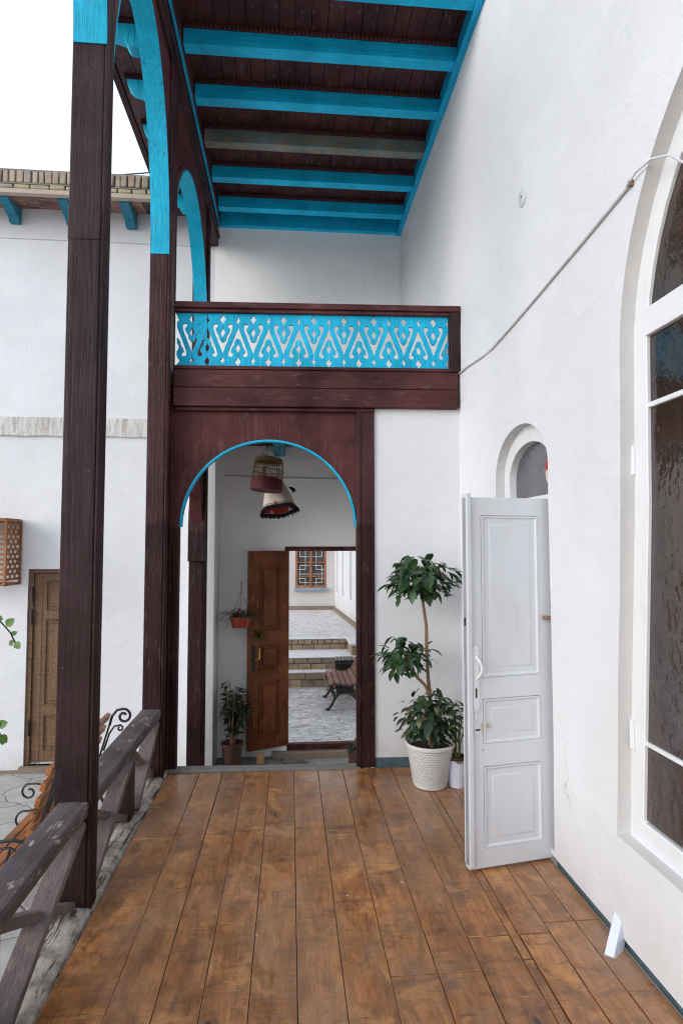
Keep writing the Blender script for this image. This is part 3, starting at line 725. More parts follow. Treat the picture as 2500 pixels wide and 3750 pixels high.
# red and cream ornament by the fanlight
orn = thing('hanging_ornament', (1.425, 3.135, 2.04), 'red and cream ornament half hidden at the edge of the small arched fanlight', 'ornament')
MB().lathe([(.001, .075), (.02, .07), (.036, .05), (.04, .02), (.036, .0), (.03, -.012)], (1.425, 3.135, 2.045), 20, capb=True).build('red_dome', M['redlac'], orn)
mb = MB()
for k in range(9):
    t = 2 * PI * k / 9; leaf(mb, (1.425 + .008 * math.cos(t), 3.135 + .008 * math.sin(t), 1.965), (math.cos(t) * .4, math.sin(t) * .4, 1), (math.cos(t), math.sin(t), 0), .10, .045, -.1, .1)
mb.lathe([(.004, -.09), (.02, -.07), (.034, -.02), (.037, .005)], (1.425, 3.135, 2.04), 14, capb=True); mb.build('cream_petals', M['cream'], orn)
MB().tube([(1.425, 3.135, 2.11), (1.43, 3.14, 2.32)], .0025, 6).build('cord', M['wire'], orn)

# ------------------------------------------------------------------ arcade
PXL, PXR = -1.06, -.888
def pillar_mb(y0, y1, z0, z1, xl):
    b = MB(); b.box(xl, PXR - .022, y0, y1, z0, z1)
    return b
def pillar(y0, y1, z0, z1, label, mat, joint=None, xl=PXL):
    t = thing('veranda_pillar', ((PXL + PXR) / 2, (y0 + y1) / 2, z0), label, 'pillar', 'maroon wooden pillars of the arcade')
    pillar_mb(y0, y1, z0, z1, xl).build('shaft', mat, t, bevel=.006)
    b = MB(); b.box(PXR - .022, PXR - .006, y0 + .004, y1 - .004, z0 + .002, z1); b.box(PXR - .022, PXR + .0, y0 + .040, y0 + .058, z0 + .002, z1); b.box(PXR - .022, PXR - .001, y1 - .03, y1 - .008, z0 + .002, z1)
    b.tube([(PXR - .010, y0 + .018, z0 + .002), (PXR - .010, y0 + .018, z1)], .013, 8)
    b.build('moulding', mat, t, bevel=.004)
    if joint:
        MB().box(xl - .0015, PXR - .020, y0 - .0025, y1 + .001, joint, joint + .16).build('collar', mat, t, bevel=.006)
    return t
ZT = 5.30
pillar(1.29, 1.45, .0, ZT, 'maroon wooden pillar beside the camera at the near end of the railing', M['brownZn'])
pillar(2.87, 2.965, .0, ZT, 'tall dark maroon pillar nearest in view, its top end painted turquoise', M['brownZn'], 3.10)
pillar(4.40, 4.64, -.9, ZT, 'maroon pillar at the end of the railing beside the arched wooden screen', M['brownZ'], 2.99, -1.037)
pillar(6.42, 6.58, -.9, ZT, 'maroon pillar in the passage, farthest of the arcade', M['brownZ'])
def arch(ya, yb, z0, b_, label, depth=.15, plane=(-1.05, -.905), top=ZT, soffit=True, z_foot=0.):
    c = (ya + yb) / 2; a = (yb - ya) / 2
    t = thing('wooden_arch', (-.97, c, z0), label, 'arch', 'wooden arches of the arcade')
    pts = arch_pts(c, a - .002, z0, b_, 40)
    poly = [(yb - .002, z0), (yb - .002, top), (ya + .002, top), (ya + .002, z0)]
    lo = list(pts)   # from yb side to ya side
    poly = lo + [(ya + .002, top), (yb - .002, top)]
    MB().prism(poly, YZ, plane[0] + .02, plane[1] - .012).build('spandrel', M['brownP'], t)
    if soffit:
        inn = arch_pts(c, a - .005, z0 - z_foot, b_ - .0 + z_foot, 40); out = arch_pts(c, a + .004, z0 - z_foot, b_ + .02 + z_foot, 40)
        s_ = MB(); x0, x1 = PXL + (.004 if z0 > 4 else .027), PXR - .010; n = len(inn)
        vs = [(x, *p) for x in (x0, x1) for p in inn] + [(x, *p) for x in (x0, x1) for p in out]
        fs = []
        for k in range(n - 1):
            fs += [(k, k + 1, k + 1 + n, k + n), (2 * n + k, 3 * n + k, 3 * n + k + 1, 2 * n + k + 1), (k, 2 * n + k, 2 * n + k + 1, k + 1), (n + k, n + k + 1, 3 * n + k + 1, 3 * n + k)]
        fs += [(0, n, 3 * n, 2 * n), (n - 1, 3 * n - 1, 4 * n - 1, 2 * n - 1)]
        s_.add(vs, fs); s_.build('soffit', M['tqZ'], t, smooth=40)
        # moulded raised edge along the spandrel
        e = MB(); o1 = arch_pts(c, a + .05, z0, b_ + .06, 40); o2 = arch_pts(c, a + .0, z0, b_ + .02, 40)
        o1 = [(min(max(p[0], ya + .003), yb - .003), p[1]) for p in o1]
        e.prism(o2 + list(reversed(o1)), YZ, plane[1] - .013, plane[1] + .004); e.build('edge_moulding', M['brownP'], t)
    return t
arch(1.45, 2.87, 4.08, 1.03, 'arch nearest the camera, its turquoise foot at the top of the tall dark pillar')
arch(2.965, 4.40, 3.79, 1.33, 'large arch with cracked turquoise soffit between the two front pillars')
arch(4.56, 6.42, 3.85, 1.12, 'smaller looking arch with turquoise soffit above the upper balcony')
la = arch(4.56, 6.42, 1.49, 1.05, 'plain maroon arch without turquoise over the side opening of the passage', top=2.84, soffit=False)
MB().prism([(6.42 - .075, 1.47), (6.418, 1.47), (6.418, 2.2), (6.36, 2.0), (6.345, 1.75)], YZ, PXL + .0, PXR + .0).build('bracket_foot', M['brownZ'], la, bevel=.006)

# ------------------------------------------------------------------ roof
roof = thing('beamed_roofing', (0, 2.2, 5.56), 'timber roof over the veranda with turquoise beams under dark maroon boards', 'roof')
RY = 3.9
BZ0, BZ1, BT, CZ = 5.56, 5.688, 5.735, 5.735
mb = MB(); x = -.86
while x < 1.36:
    w = rnd.uniform(.115, .135); mb.box(x + .003, min(x + w, 1.385) - .003, RY, 7.27, CZ, CZ + .02 + rnd.uniform(0, .004)); x += w
mb.build('ceiling_boards', M['ceil'], roof)
mb = MB(); x = -1.50
for w in (.15, .15, .15): mb.box(x + .002, x + w - .003, RY, 7.27, CZ + .002, CZ + .022); x += w
mb.build('eave_boards', M['eave'], roof)
mb = MB(); mb.box(-1.56, 1.9, RY - .02, 7.6, CZ + .03, CZ + .22); mb.box(-1.56, -1.505, RY - .02, 7.27, CZ - .012, CZ + .03); mb.build('roof_slab', M['brownY'], roof)
mb = MB(); mb.box(PXL + .005, PXR - .005, RY, 7.262, 5.302, 5.535); mb.box(PXL - .006, PXR + .012, RY, 7.26, 5.40, 5.45); mb.box(-1.06, -.90, RY, 7.262, 5.537, 5.60)
mb.build('edge_beam', M['brownY'], roof, bevel=.006)
mb = MB(); mb.box(PXR + .002, -.868, RY, 7.268, 5.540, 5.562); mb.build('wall_plate', M['tqY'], roof)
MB().box(-.90, -.857, RY, 7.268, 5.563, 5.733).build('plate_filler', M['ceil'], roof)
mb = MB(); mb.box(1.315, WX + .03, RY, 7.268, 5.535, 5.56); mb.box(1.335, WX + .03, RY, 7.268, 5.56, 5.733); mb.build('wall_plate', M['tqY'], roof)
mb = MB(); mb.box(-.86, 1.33, 7.19, 7.268, 5.545, 5.733); mb.build('end_plate', M['tqX'], roof)
bmsh = MB(); bmsh.box(-.85, 1.334, -.105, 0, BZ0, BZ1)
tmsh = MB(); tmsh.box(-.85, 1.334, -.105, .0, BZ1 + .002, BT - .002)
k = -.85
while k < 1.32:
    for dz, sgn in ((.004, 1), (.024, -1)):
        zc = BZ1 + dz + .009; tmsh.add([(k, -.1055, zc - .009), (k + .032, -.1055, zc - .009), (k + .016 + sgn * .012, -.1055, zc + .010), (k + .016 + sgn * .006, -.122, zc)], [(0, 1, 3), (1, 2, 3), (2, 0, 3)])
    k += .034
# carved outer bracket profile in XZ
BP = [(-1.06, 5.44), (-1.11, 5.43), (-1.15, 5.45), (-1.165, 5.485), (-1.19, 5.50), (-1.22, 5.495), (-1.26, 5.505), (-1.285, 5.54), (-1.30, 5.575), (-1.335, 5.585), (-1.385, 5.60), (-1.42, 5.635), (-1.43, 5.685), (-1.06, 5.685)]
kmsh = MB(); kmsh.prism(BP, XZ, -.105, 0)
ksh = MB(); ksh.box(-1.45, -1.06, -.112, .007, 5.687, 5.733)
b0 = t0 = k0 = s0 = None
for i in range(-1, 5):
    yb = 4.655 + .568 * i
    if b0 is None:
        b0 = bmsh.build('beam', M['tqX'], roof, bevel=.005); t0 = tmsh.build('carved_trim', M['trim'], roof, smooth=0)
        k0 = kmsh.build('bracket', M['tqZ'], roof, bevel=.003); s0 = ksh.build('bracket_cap', M['brownY'], roof)
        its = [b0, t0, k0, s0]; base = [Vector(q.location) for q in its]
    else:
        its = []
        for q in (b0, t0, k0, s0):
            c = q.copy(); COL.objects.link(c); c.parent = roof; its.append(c)
    for q in its: q.location = (0, yb, 0)
    if i == 2:
        its[0].data = b0.data.copy(); its[0].data.materials[0] = M['tqgrey']; its[0]['label'] = 'unpainted looking faded grey blue beam among the turquoise ones'
# the shared meshes were built relative to the roof's own place
for q in roof.children:
    if q.name.split('.')[0] in ('beam', 'carved_trim', 'bracket', 'bracket_cap'): pass

# ------------------------------------------------------------------ balcony, arched screen, pier wall (one slightly turned plane)
def eloc(x=0, y=0, z=0):
    return (x * math.cos(EROT) - y * math.sin(EROT), EY + .012 + x * math.sin(EROT) + y * math.cos(EROT), z)
scr = thing('arched_screen', eloc(), 'maroon boarded screen with a round arch edged in turquoise at the end of the veranda', 'arched screen', rotz=EROT)
AC, AR, AZ = -.163, .661, 1.78
op = arch_pts(AC, AR, AZ, AR, 48)
poly = [(AC + AR, .0)] + op + [(AC - AR, .0), (-.895, .0), (-.895, 2.70), (.52, 2.70), (.52, .0)]
MB().prism(poly, XZ, .012, .05).build('panel', M['brownP'], scr, local=True)
mb = MB(); ri = arch_pts(AC, AR - .013, AZ, AR - .013, 48); ro = arch_pts(AC, AR + .001, AZ, AR + .001, 48)
mb.prism(ri + list(reversed(ro)), XZ, .006, .062); mb.build('edging', M['tqF'], scr, local=True, smooth=40)
mb = MB(); mb.box(.499, .636, -.012, .075, .0, 2.68); mb.build('post', M['brownZ'], scr, bevel=.006, local=True)
mb = MB(); mb.box(.507, .530, -.020, -.010, .0, 2.68); mb.box(-.876, -.826, -.004, .055, .0, 1.775); mb.build('stile', M['brownZ'], scr, bevel=.003, local=True)
MB().box(-.87, .638, -.022, .02, 2.655, 2.682).build('head_moulding', M['brownX'], scr, bevel=.005, local=True)
pw = MB(); wall_sheet(pw, (.636, 1.45, .065, 2.70), [], lambda a, b: (a, .004 * mnoise.noise(Vector((a * 3, b * 1.4, 8))) + .004, b), .12)
pw.box(.64, 1.45, .02, .35, -.9, 2.69)
pier = thing('pier_wall', eloc(), 'plain white wall between the arched screen and the right wall behind the topiary plant', 'wall', rotz=EROT)
pw.build('plaster', M['wall'], pier, local=True, smooth=50)
MB().box(.637, 1.40, -.002, .03, -.01, .068).build('skirting', M['skirt'], pier, local=True)
# balcony
bal = thing('balcony_balustrade', eloc(), 'upper balcony front with turquoise fretwork boards between maroon rails above the arch', 'balustrade', rotz=EROT)
mb = MB(); mb.box(-.876, 1.277, -.045, .10, 2.684, 2.826); mb.box(-.876, 1.279, -.040, .10, 2.829, 2.965); mb.build('beam', M['brownX'], bal, bevel=.006, local=True)
mb = MB(); mb.box(-.876, 1.30, -.05, .055, 3.435, 3.482); mb.box(-.876, 1.225, -.035, .045, 3.405, 3.434); mb.build('top_rail', M['brownX'], bal, bevel=.006, local=True)
MB().box(-.876, 1.225, -.048, .045, 2.966, 2.992).build('bottom_rail', M['brownX'], bal, bevel=.004, local=True)
mb = MB(); mb.box(1.222, 1.305, -.045, .05, 2.967, 3.434); mb.box(1.214, 1.224, -.03, .03, 2.993, 3.404); mb.build('end_post', M['brownZn'], bal, bevel=.005, local=True)
def fret():
    # one board, s across from the V seam (0) to the inverted V seam (1), t down from the top
    tophex = [(0, .018), (.07, .055), (.19, .088), (.175, .10), (.19, .114), (.07, .150), (0, .192)]
    midhex = [(0, .275), (.055, .30), (.135, .338), (.12, .355), (.135, .375), (.05, .412), (0, .437)]
    vcut_leaf = [(0, .535), (.10, .522), (.18, .495), (.24, .455), (.235, .42), (.285, .395), (.385, .36), (.455, .31), (.455, .277), (.36, .266), (.315, .235), (.35, .200), (.45, .188)]
    vcut_band = [(.57, .193), (.65, .222), (.63, .28), (.52, .37), (.40, .45), (.255, .555), (.11, .655), (0, .742)]
    diam = [(0, .81), (.06, .85), (.19, .873), (.06, .90), (0, .945)]
    left = tophex + midhex + vcut_leaf + vcut_band + diam
    right = [(1 - s_, 1 - t_) for s_, t_ in left]     # point symmetry, runs up the far side
    # outline clockwise from the top left: along the top, down the right side, back along the bottom, up the left side
    return [(0, 0), (1, 0)] + list(reversed(right)) + [(1, 1), (0, 1)] + list(reversed(left))
FP = fret(); mb = MB(); nb = 18; x0, x1, zt, zb = -.862, 1.212, 3.404, 2.993; w = (x1 - x0) / nb
for i in range(nb):
    e = .0012; pp = []
    for s_, t_ in FP:
        q = s_ if i % 2 else 1 - s_
        pp.append((x0 + w * i + e + (w - 2 * e) * q + rnd.uniform(-.0006, .0006), zt - (zt - zb) * t_))
    yy = rnd.uniform(-.0015, .0015)
    mb.prism(pp, XZ, -.009 + yy, .011 + yy)
mb.build('fretwork', M['tqF'], bal, local=True, smooth=0)
# passage ceiling / unseen pale gallery floor added to bounce light
M['bouncefloor'] = paintwood('pale_bounce_boards', (.74, .71, .66), 'Y', .7, .1)
pcg = thing('passage_ceiling', (.2, 5.9, 2.84), 'dark boarded ceiling of the passage under the balcony with a turquoise joist', 'ceiling')
mb = MB(); x = -.88
while x < 1.36: mb.box(x + .002, min(x + .14, 1.40) - .002, 4.63, 7.27, 2.84, 2.95); x += .14
mb.build('boards', M['ceil'], pcg)
MB().box(-.88, 1.37, 4.64, 7.25, 2.952, 2.978).build('gallery_bounce_floor', M['bouncefloor'], pcg)  # hidden slab, pale so it throws light up to beams and wall
for xx in (-.19, 1.0): MB().box(xx, xx + .125, 4.68, 7.268, 2.715, 2.838).build('joist', M['tqold'], pcg, bevel=.012)

# ------------------------------------------------------------------ railings
def railing(ya, yb, ym, label):
    t = thing('veranda_railing', (-.97, (ya + yb) / 2, 0), label, 'railing', 'worn maroon railings between the pillars')
    mb = MB(); N = 14
    for i in range(1):
        pass
    vs = []
    sec = [(-1.045, .422), (-.907, .422), (-.903, .466), (-.911, .480), (-.97, .483), (-1.038, .481), (-1.047, .468)]
    for i in range(N + 1):
        y = ya + (yb - ya) * i / N
        for k, (x, z) in enumerate(sec):
            vs.append((x + .004 * mnoise.noise(Vector((y * 2, x * 4, 1))), y, z - .012 * (y - ya) / (yb - ya) * 0 + .004 * mnoise.noise(Vector((y * 2.5, x * 9, 4)))))
    n = len(sec); fs = [(i * n + k, i * n + (k + 1) % n, (i + 1) * n + (k + 1) % n, (i + 1) * n + k) for i in range(N) for k in range(n)] + [tuple(range(n)), tuple(range(N * n, N * n + n))]
    mb.add(vs, fs); mb.build('handrail', M['rail'], t, smooth=28)
    MB().box(-1.03, -.935, ym - .055, ym + .055, .0, .41).build('post', M['brownZn'], t, bevel=.005)
    for (p, q, xx) in ((ya + .02, ym - .055, 0), (ym + .055, yb - .02, 0)):
        MB().bar((-.955, p, .035), (-.955, q, .39), .036, .092, (1, 0, 0)).build('brace', M['brace'], t, bevel=.004)
        MB().bar((-.992, p, .39), (-.992, q, .035), .036, .092, (1, 0, 0)).build('brace', M['brace'], t, bevel=.004)
    return t
def railing2(*a):
    return railing(*a)
railing(1.45, 2.87, 2.06, 'near section of worn maroon railing with crossed braces at the left edge')
railing(2.965, 4.40, 3.77, 'far section of worn maroon railing with crossed braces between the two front pillars')

# ------------------------------------------------------------------ courtyard house (the wall that closes the yard)
HY = 7.27
ch = thing('courtyard_house', (-2, HY, -.95), 'white two storey house closing the courtyard with a brick parapet and bracketed eaves', 'house')
def cw(x, z): return (x, HY + .010 * mnoise.noise(Vector((x * .8, z * .8, 11))) + .004 * mnoise.noise(Vector((x * 3, z * 3, 4))), z)
gw = MB(); wall_sheet(gw, (-.93, 1.375, 2.9, 5.72), [], lambda a, b: (a, HY - .012 + .004 * mnoise.noise(Vector((a * 2, b * 2, 4))), b), .2); gw.build('gallery_wall', M['wall_bright'], ch, smooth=50)
passage_hole = [(-.03, -.86), (1.02, -.86), (1.02, 1.60), (-.03, 1.60)]
ldoor_hole = [(-3.03, -.885), (-2.2, -.885), (-2.2, 1.36), (-3.03, 1.36)]
mb = MB(); hs = wall_sheet(mb, (-9, 1.7, -.955, 5.72), [passage_hole, ldoor_hole], cw, .25)
reveal(mb, hs[0], cw, (0, .33, 0)); reveal(mb, hs[1], cw, (0, .09, 0))
mb.box(-9, -3.06, HY + .1, HY + .3, -1, 5.8); mb.box(-3.06, -2.17, HY + .1, HY + .3, 1.4, 5.8); mb.box(-2.17, -.04, HY + .1, HY + .33, -1, 5.8); mb.box(1.03, 2.6, HY + .1, HY + .33, -1, 5.8); mb.box(-.04, 1.03, HY + .1, HY + .33, 1.605, 5.8)
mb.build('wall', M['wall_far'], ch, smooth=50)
pw_ = MB(); wall_sheet(pw_, (-.90, 1.375, -.9, 2.845), [passage_hole], lambda a, b: (a, HY - .014 + .004 * mnoise.noise(Vector((a * 2, b * 2, 4))), b), .2); pw_.build('passage_wall', M['wall_bright'], ch, smooth=50)
# pilaster in the passage corner
mb = MB(); wall_sheet(mb, (-.9, 2.84, 0, 1), [], lambda a, b: (-.995 + .155 * b, 6.78, a), .5); mb.box(-1.0, -.84, 6.782, HY + .05, -.9, 2.84); mb.build('pilaster', M['wall'], ch, bevel=.01)
# lower wall foot and string course
MB().box(-9, -3.06, HY - .05, HY + .05, -.96, -.93).build('foot_course', M['plinth'], ch)
mb = MB(); n = 120
for i in range(n):
    a = -9 + 7.95 * i / n; b = -9 + 7.95 * (i + 1) / n; z0, z1 = 2.925 + .008 * mnoise.noise(Vector((a * 4, 0, 0))), 3.14
    z0b = 2.925 + .008 * mnoise.noise(Vector((b * 4, 0, 0)))
    mb.add([(a, HY - .035, z0), (b, HY - .035, z0b), (b, HY - .05, z1), (a, HY - .05, z1), (a, HY + .02, z0 - .01), (b, HY + .02, z0b - .01), (a, HY + .02, z1 + .012), (b, HY + .02, z1 + .012)], [(0, 1, 2, 3), (0, 4, 5, 1), (3, 2, 7, 6)])
mb.build('string_course', M['wall_band'], ch)
MB().box(-9, -1.07, HY - .022, HY + .02, 5.30, 5.315).build('thin_ledge', M['wall_far'], ch)
# eaves
def slope(m_):
    m_.v = [(x, y, z - .048 * (7.27 - y) / .47 + .012) for x, y, z in m_.v]; return m_
mb = MB()
for i, (a, b) in enumerate(((6.86, 6.985), (6.988, 7.11), (7.113, 7.27))):
    xs = [-9, -6.1, -3.4, -1.75] if i != 1 else [-9, -5.2, -2.9, -1.75]
    for p, q in zip(xs[:-1], xs[1:]): mb.box(p + .002, q - .002, a, b, 5.665, 5.685)
slope(mb).build('eave_boards', M['eavefar'], ch)
slope(MB().box(-1.745, -1.06, 6.86, 7.27, 5.664, 5.684)).build('eave_board_dark', M['eave'], ch)
MB().box(-9, -1.55, 6.79, 6.858, 5.592, 5.642).build('fascia', M['bench2'] if False else simple('pale_fascia_wood', (.46, .38, .31), .85, .2), ch)
BQ = [(7.27, 5.46), (7.20, 5.465), (7.185, 5.50), (7.15, 5.53), (7.12, 5.53), (7.09, 5.545), (7.05, 5.58), (7.00, 5.585), (6.95, 5.60), (6.90, 5.625), (6.89, 5.642), (7.27, 5.642)]
kb = None
for xx in (-8.0, -7.33, -6.65, -5.98, -5.31, -4.64, -3.96, -3.335, -2.68, -1.99, -1.64):
    if kb is None:
        kb = slope(MB().prism(BQ, YZ, xx, xx + .115)).build('bracket', M['tqold'], ch, bevel=.004)
        kc = slope(MB().box(xx - .008, xx + .123, 6.88, 7.27, 5.643, 5.6635)).build('bracket_cap', M['eavefar'], ch); x_first = xx
    else:
        for q in (kb, kc):
            c = q.copy(); COL.objects.link(c); c.parent = ch; c.location = (xx - x_first, 0, 0)
# parapet
mb = MB(); x = -9.
while x < -1.58:
    w = rnd.uniform(.155, .215); mb.box(x, x + w - .012, 6.80 + rnd.uniform(-.008, .008), 6.95, 5.652 + rnd.uniform(0, .004), 5.704 + rnd.uniform(-.004, .004)); x += w
mb.build('brick_course', M['brickyel'], ch, bevel=.012)
mb = MB(); x = -9.
while x < -1.58:
    w = rnd.uniform(.066, .088); t = rnd.uniform(-.006, .006); y = 6.80 + rnd.uniform(-.012, .012)
    mb.obox((x + w / 2, y + .07, 5.795 + rnd.uniform(-.006, .006)), (1, 0, t * 8), (0, 1, 0), (-t * 8, 0, 1), (w - rnd.uniform(.010, .016), .14, .140)); x += w
mb.build('soldier_course', M['brick'], ch, bevel=.011)
mb = MB(); mb.box(-9, -1.57, 6.835, 7.4, 5.69, 5.872); mb.box(-9, -1.57, 6.82, 7.3, 5.862, 5.885); mb.box(-9, -1.57, 6.812, 6.9, 5.642, 5.655); mb.box(-9, -1.57, 6.806, 6.9, 5.706, 5.722); mb.build('parapet_core', M['mortar'], ch)
# carved door
cd = MB(); cd.box(-3.03, -2.975, HY + .02, HY + .09, -.885, 1.36); cd.box(-2.255, -2.2, HY + .02, HY + .09, -.885, 1.36); cd.box(-2.975, -2.255, HY + .02, HY + .09, 1.31, 1.36)
cdo = cd.build('carved_door', M['carved'], ch, bevel=.005); cdo['label'] = 'brown carved double panel door in the courtyard wall'
mb = MB(); CP = lambda a, t, z: (-2.972 + a, HY + .045 - t, z)
panel_leaf(mb, .714, -.86, 1.308, .04, [(.13, .58, .87, 1.22), (.13, .58, -.22, .77), (.13, .58, -.74, -.33)], CP)
for q in (.09, .62):
    z = -.84
    while z < 1.29: mb.obox((-2.972 + q, HY + .043, z), (1, 0, 1), (0, 1, 0), (-1, 0, 1), (.014, .012, .014)); z += .03
mb.build('leaf', M['carved'], cdo, bevel=.003)
for z in (.72, .98, -.55): MB().tube([(-2.985, HY + .015, z), (-2.985, HY + .015, z + .17)], .016, 8).build('hinge', M['iron'], cdo)
MB().box(-3.06, -2.17, HY - .06, HY + .1, -.955, -.885).build('door_step', M['plinth'], ch)
# passage door leaf
pl = MB(); fxp, fyp, hxp, hyp = -.475, 7.04, -.008, 7.24
pv = Vector((hxp - fxp, hyp - fyp, 0)); PL = pv.length; pu_ = pv.normalized(); pn = Vector((pu_.y, -pu_.x, 0))
def pp_(a, t, z): p = Vector((fxp, fyp, 0)) + pu_ * a + pn * t; return (p.x, p.y, z)
H0, H1 = -.725, 1.57; Hh = H1 - H0
panel_leaf(pl, PL, H0, H1, .045, [(.135, .40, H1 - .407 * Hh, H1 - .072 * Hh), (.135, .40, H1 - .606 * Hh, H1 - .477 * Hh), (.135, .40, H1 - .945 * Hh, H1 - .665 * Hh)], pp_, 1.7)
pdr = pl.build('passage_door', M['doorwood'], ch, bevel=.003); pdr['label'] = 'tall varnished brown panel door standing open in the passage'
z0 = H1 - .605 * Hh
MB().prism(rounded(.045, .085, H1 - .61 * Hh, H1 - .47 * Hh, .018), lambda a, b, c: pp_(a, c, b), .0005, .006).build('lock_plate', M['iron'], pdr)
mb = MB(); zc = H1 - .545 * Hh; mb.tube([pp_(.07, .005, zc), pp_(.07, .05, zc)], .008, 8); mb.tube([pp_(.07, .05, zc), pp_(.105, .052, zc + .0), pp_(.118, .052, zc + .02), pp_(.118, .052, zc + .13)], .010, 8); mb.build('handle', M['brass'], pdr)
fr = MB(); fr.box(-.06, 1.05, HY - .03, HY + .1, 1.568, 1.622); fr.box(-.06, -.012, HY + .0, HY + .1, -.72, 1.567); fr.box(-.03, 1.05, HY - .02, HY + .06, -.790, -.722)
fr.build('passage_door_frame', M['brownX'], ch, bevel=.005)
MB().box(-.2, 1.1, HY - .10, HY + .05, -.87, -.792).build('passage_step', M['plinth'], ch, bevel=.01)
# conduit across the passage wall
MB().tube([(-.79, HY - .02, 2.475), (-.4, HY - .022, 2.462), (.3, HY - .02, 2.45), (1.3, HY - .02, 2.445)], .009, 6).build('wall_cable', M['conduit'], ch)

# ------------------------------------------------------------------ lattice box on the courtyard wall
lb = thing('lattice_box', (-3.45, 7.05, 1.2), 'orange wooden lattice box fixed to the courtyard wall left of the carved door', 'lattice box')
mb = MB(); xa, xb, ya, yb, z0, z1 = -3.70, -3.125, 6.90, 7.265, 1.20, 1.915
for x in (xa, xb):
    for y in (ya, yb): mb.box(x - .014, x + .014, y - .014, y + .014, z0, z1)
for z in (z0, z1):
    mb.box(xa, xb, ya - .013, ya + .013, z - .013, z + .013); mb.box(xa, xb, yb - .013, yb, z - .013, z + .013)
    for x in (xa, xb): mb.box(x - .012, x + .012, ya, yb, z - .0125, z + .0125)
mb.build('frame', M['lattice'], lb, bevel=.002)
mb = MB(); k = 0; z = z0 + .045
while z < z1 - .03:
    for x in (xa, xb): mb.box(x - .006, x + .006, ya, yb, z, z + .026)
    mb.box(xa, xb, ya - .006, ya + .006, z, z + .026)
    for j in range(2 + k % 2):
        y = ya + .06 + .11 * j + (.05 if k % 2 == 0 else 0)
        for x in (xa, xb): mb.box(x - .007, x + .007, y, y + .03, z + .026, z + .056)
    z += .056; k += 1
mb.build('slats', M['lattice'], lb)
MB().box(xa, xb, ya, yb, z1 + .013, z1 + .025).build('top_board', M['lattice'], lb)

# ------------------------------------------------------------------ courtyard benches
def spiral(cx, cz, r0, r1, a0, a1, n=22):
    return [(cx + (r0 + (r1 - r0) * k / n) * math.cos(R(a0 + (a1 - a0) * k / n)), cz + (r0 + (r1 - r0) * k / n) * math.sin(R(a0 + (a1 - a0) * k / n))) for k in range(n + 1)]
def bench(loc, label, length, inset, rotz=0., back=True, ns=5):
    """local: faces -X, runs along +Y, floor at z=0, back at x=0"""
    t = thing('courtyard_bench', loc, label, 'bench', None, rotz)
    mb = MB(); c0 = Vector((0, 0, .915)); c1 = Vector((-.125, 0, .47)); d = (c1 - c0).normalized()
    for k in range(5 if back else 0):
        c = c0 + (c1 - c0) * k / 4; bow = -.012 * math.sin(PI * k / 4)
        mb.obox((c.x + bow, length / 2, c.z), (-d.z, 0, d.x), (0, 1, 0), (d.x, 0, d.z), (.042, length, .062))
    if back: mb.build('backrest', M['bench'], t, bevel=.006, local=True)
    mb = MB()
    for k in range(ns): mb.box(-.225 - .082 * k, -.153 - .082 * k, -.46, length, .325, .362)
    mb.build('seat', M['bench'], t, bevel=.006, local=True)
    for i, y in enumerate((inset, length - inset)):
        f = MB(); P = lambda pts: [(a, y, b) for a, b in pts]
        f.bar((.055, y, .93), (-.115, y, .34), .035, .014, (1, 0, 0)); f.bar((-.09, y, .31), (-.34, y, .31), .030, .014, (0, 0, 1))
        f.tube(P([(-.105, .32), (-.06, .2), (.04, .02), (.09, .0)]), .014, 8); f.tube(P([(-.31, .31), (-.33, .2), (-.29, .1), (-.33, .01), (-.36, .0)]), .014, 8)
        f.tube(P([(.03, .84), (.055, .93), (.10, .985), (.16, .995)] + spiral(.165, .925, .07, .022, 90, -330)), .013, 8)
        f.tube(P([(-.02, .60), (.03, .76), (.075, .83), (.13, .84)] + spiral(.13, .81, .03, .012, 90, -250)), .009, 8)
        if i == 0:
            f.tube(P([(-.04, .80), (-.10, .815)] + spiral(-.155, .755, .062, .018, 80, 470)), .008, 8)
            f.tube(P([(-.10, .63), (-.17, .615)] + spiral(-.19, .545, .075, .05, 80, 215)), .008, 8)
        f.build('side_frame', M['iron'], t, local=True)
    f = MB(); y = -.36
    f.bar((-.26, y, .585), (-.08, y, .60), .030, .012, (0, 0, 1)); f.bar((-.08, y, .60), (.12, y, .545), .030, .012, (0, 0, 1))
    f.tube([(a, y, b) for a, b in [(-.26, .50), (-.20, .545), (-.10, .55), (-.02, .50), (.01, .44)]], .008, 8)
    f.tube([(a, y, b) for a, b in spiral(-.055, .435, .055, .05, 0, 360)], .008, 8)
    f.tube([(-.16, y, .33), (-.14, y, .42), (-.10, y, .55)], .010, 8); f.tube([(-.16, y, .33), (-.20, y, .15), (-.16, y, .0)], .012, 8)
    f.build('armrest', M['iron'], t, local=True)
    return t
bench((-1.775, 4.70, -.955), 'orange slatted bench with black scrolls behind the tall dark pillar, back to the veranda', 1.46, .055, ns=3)

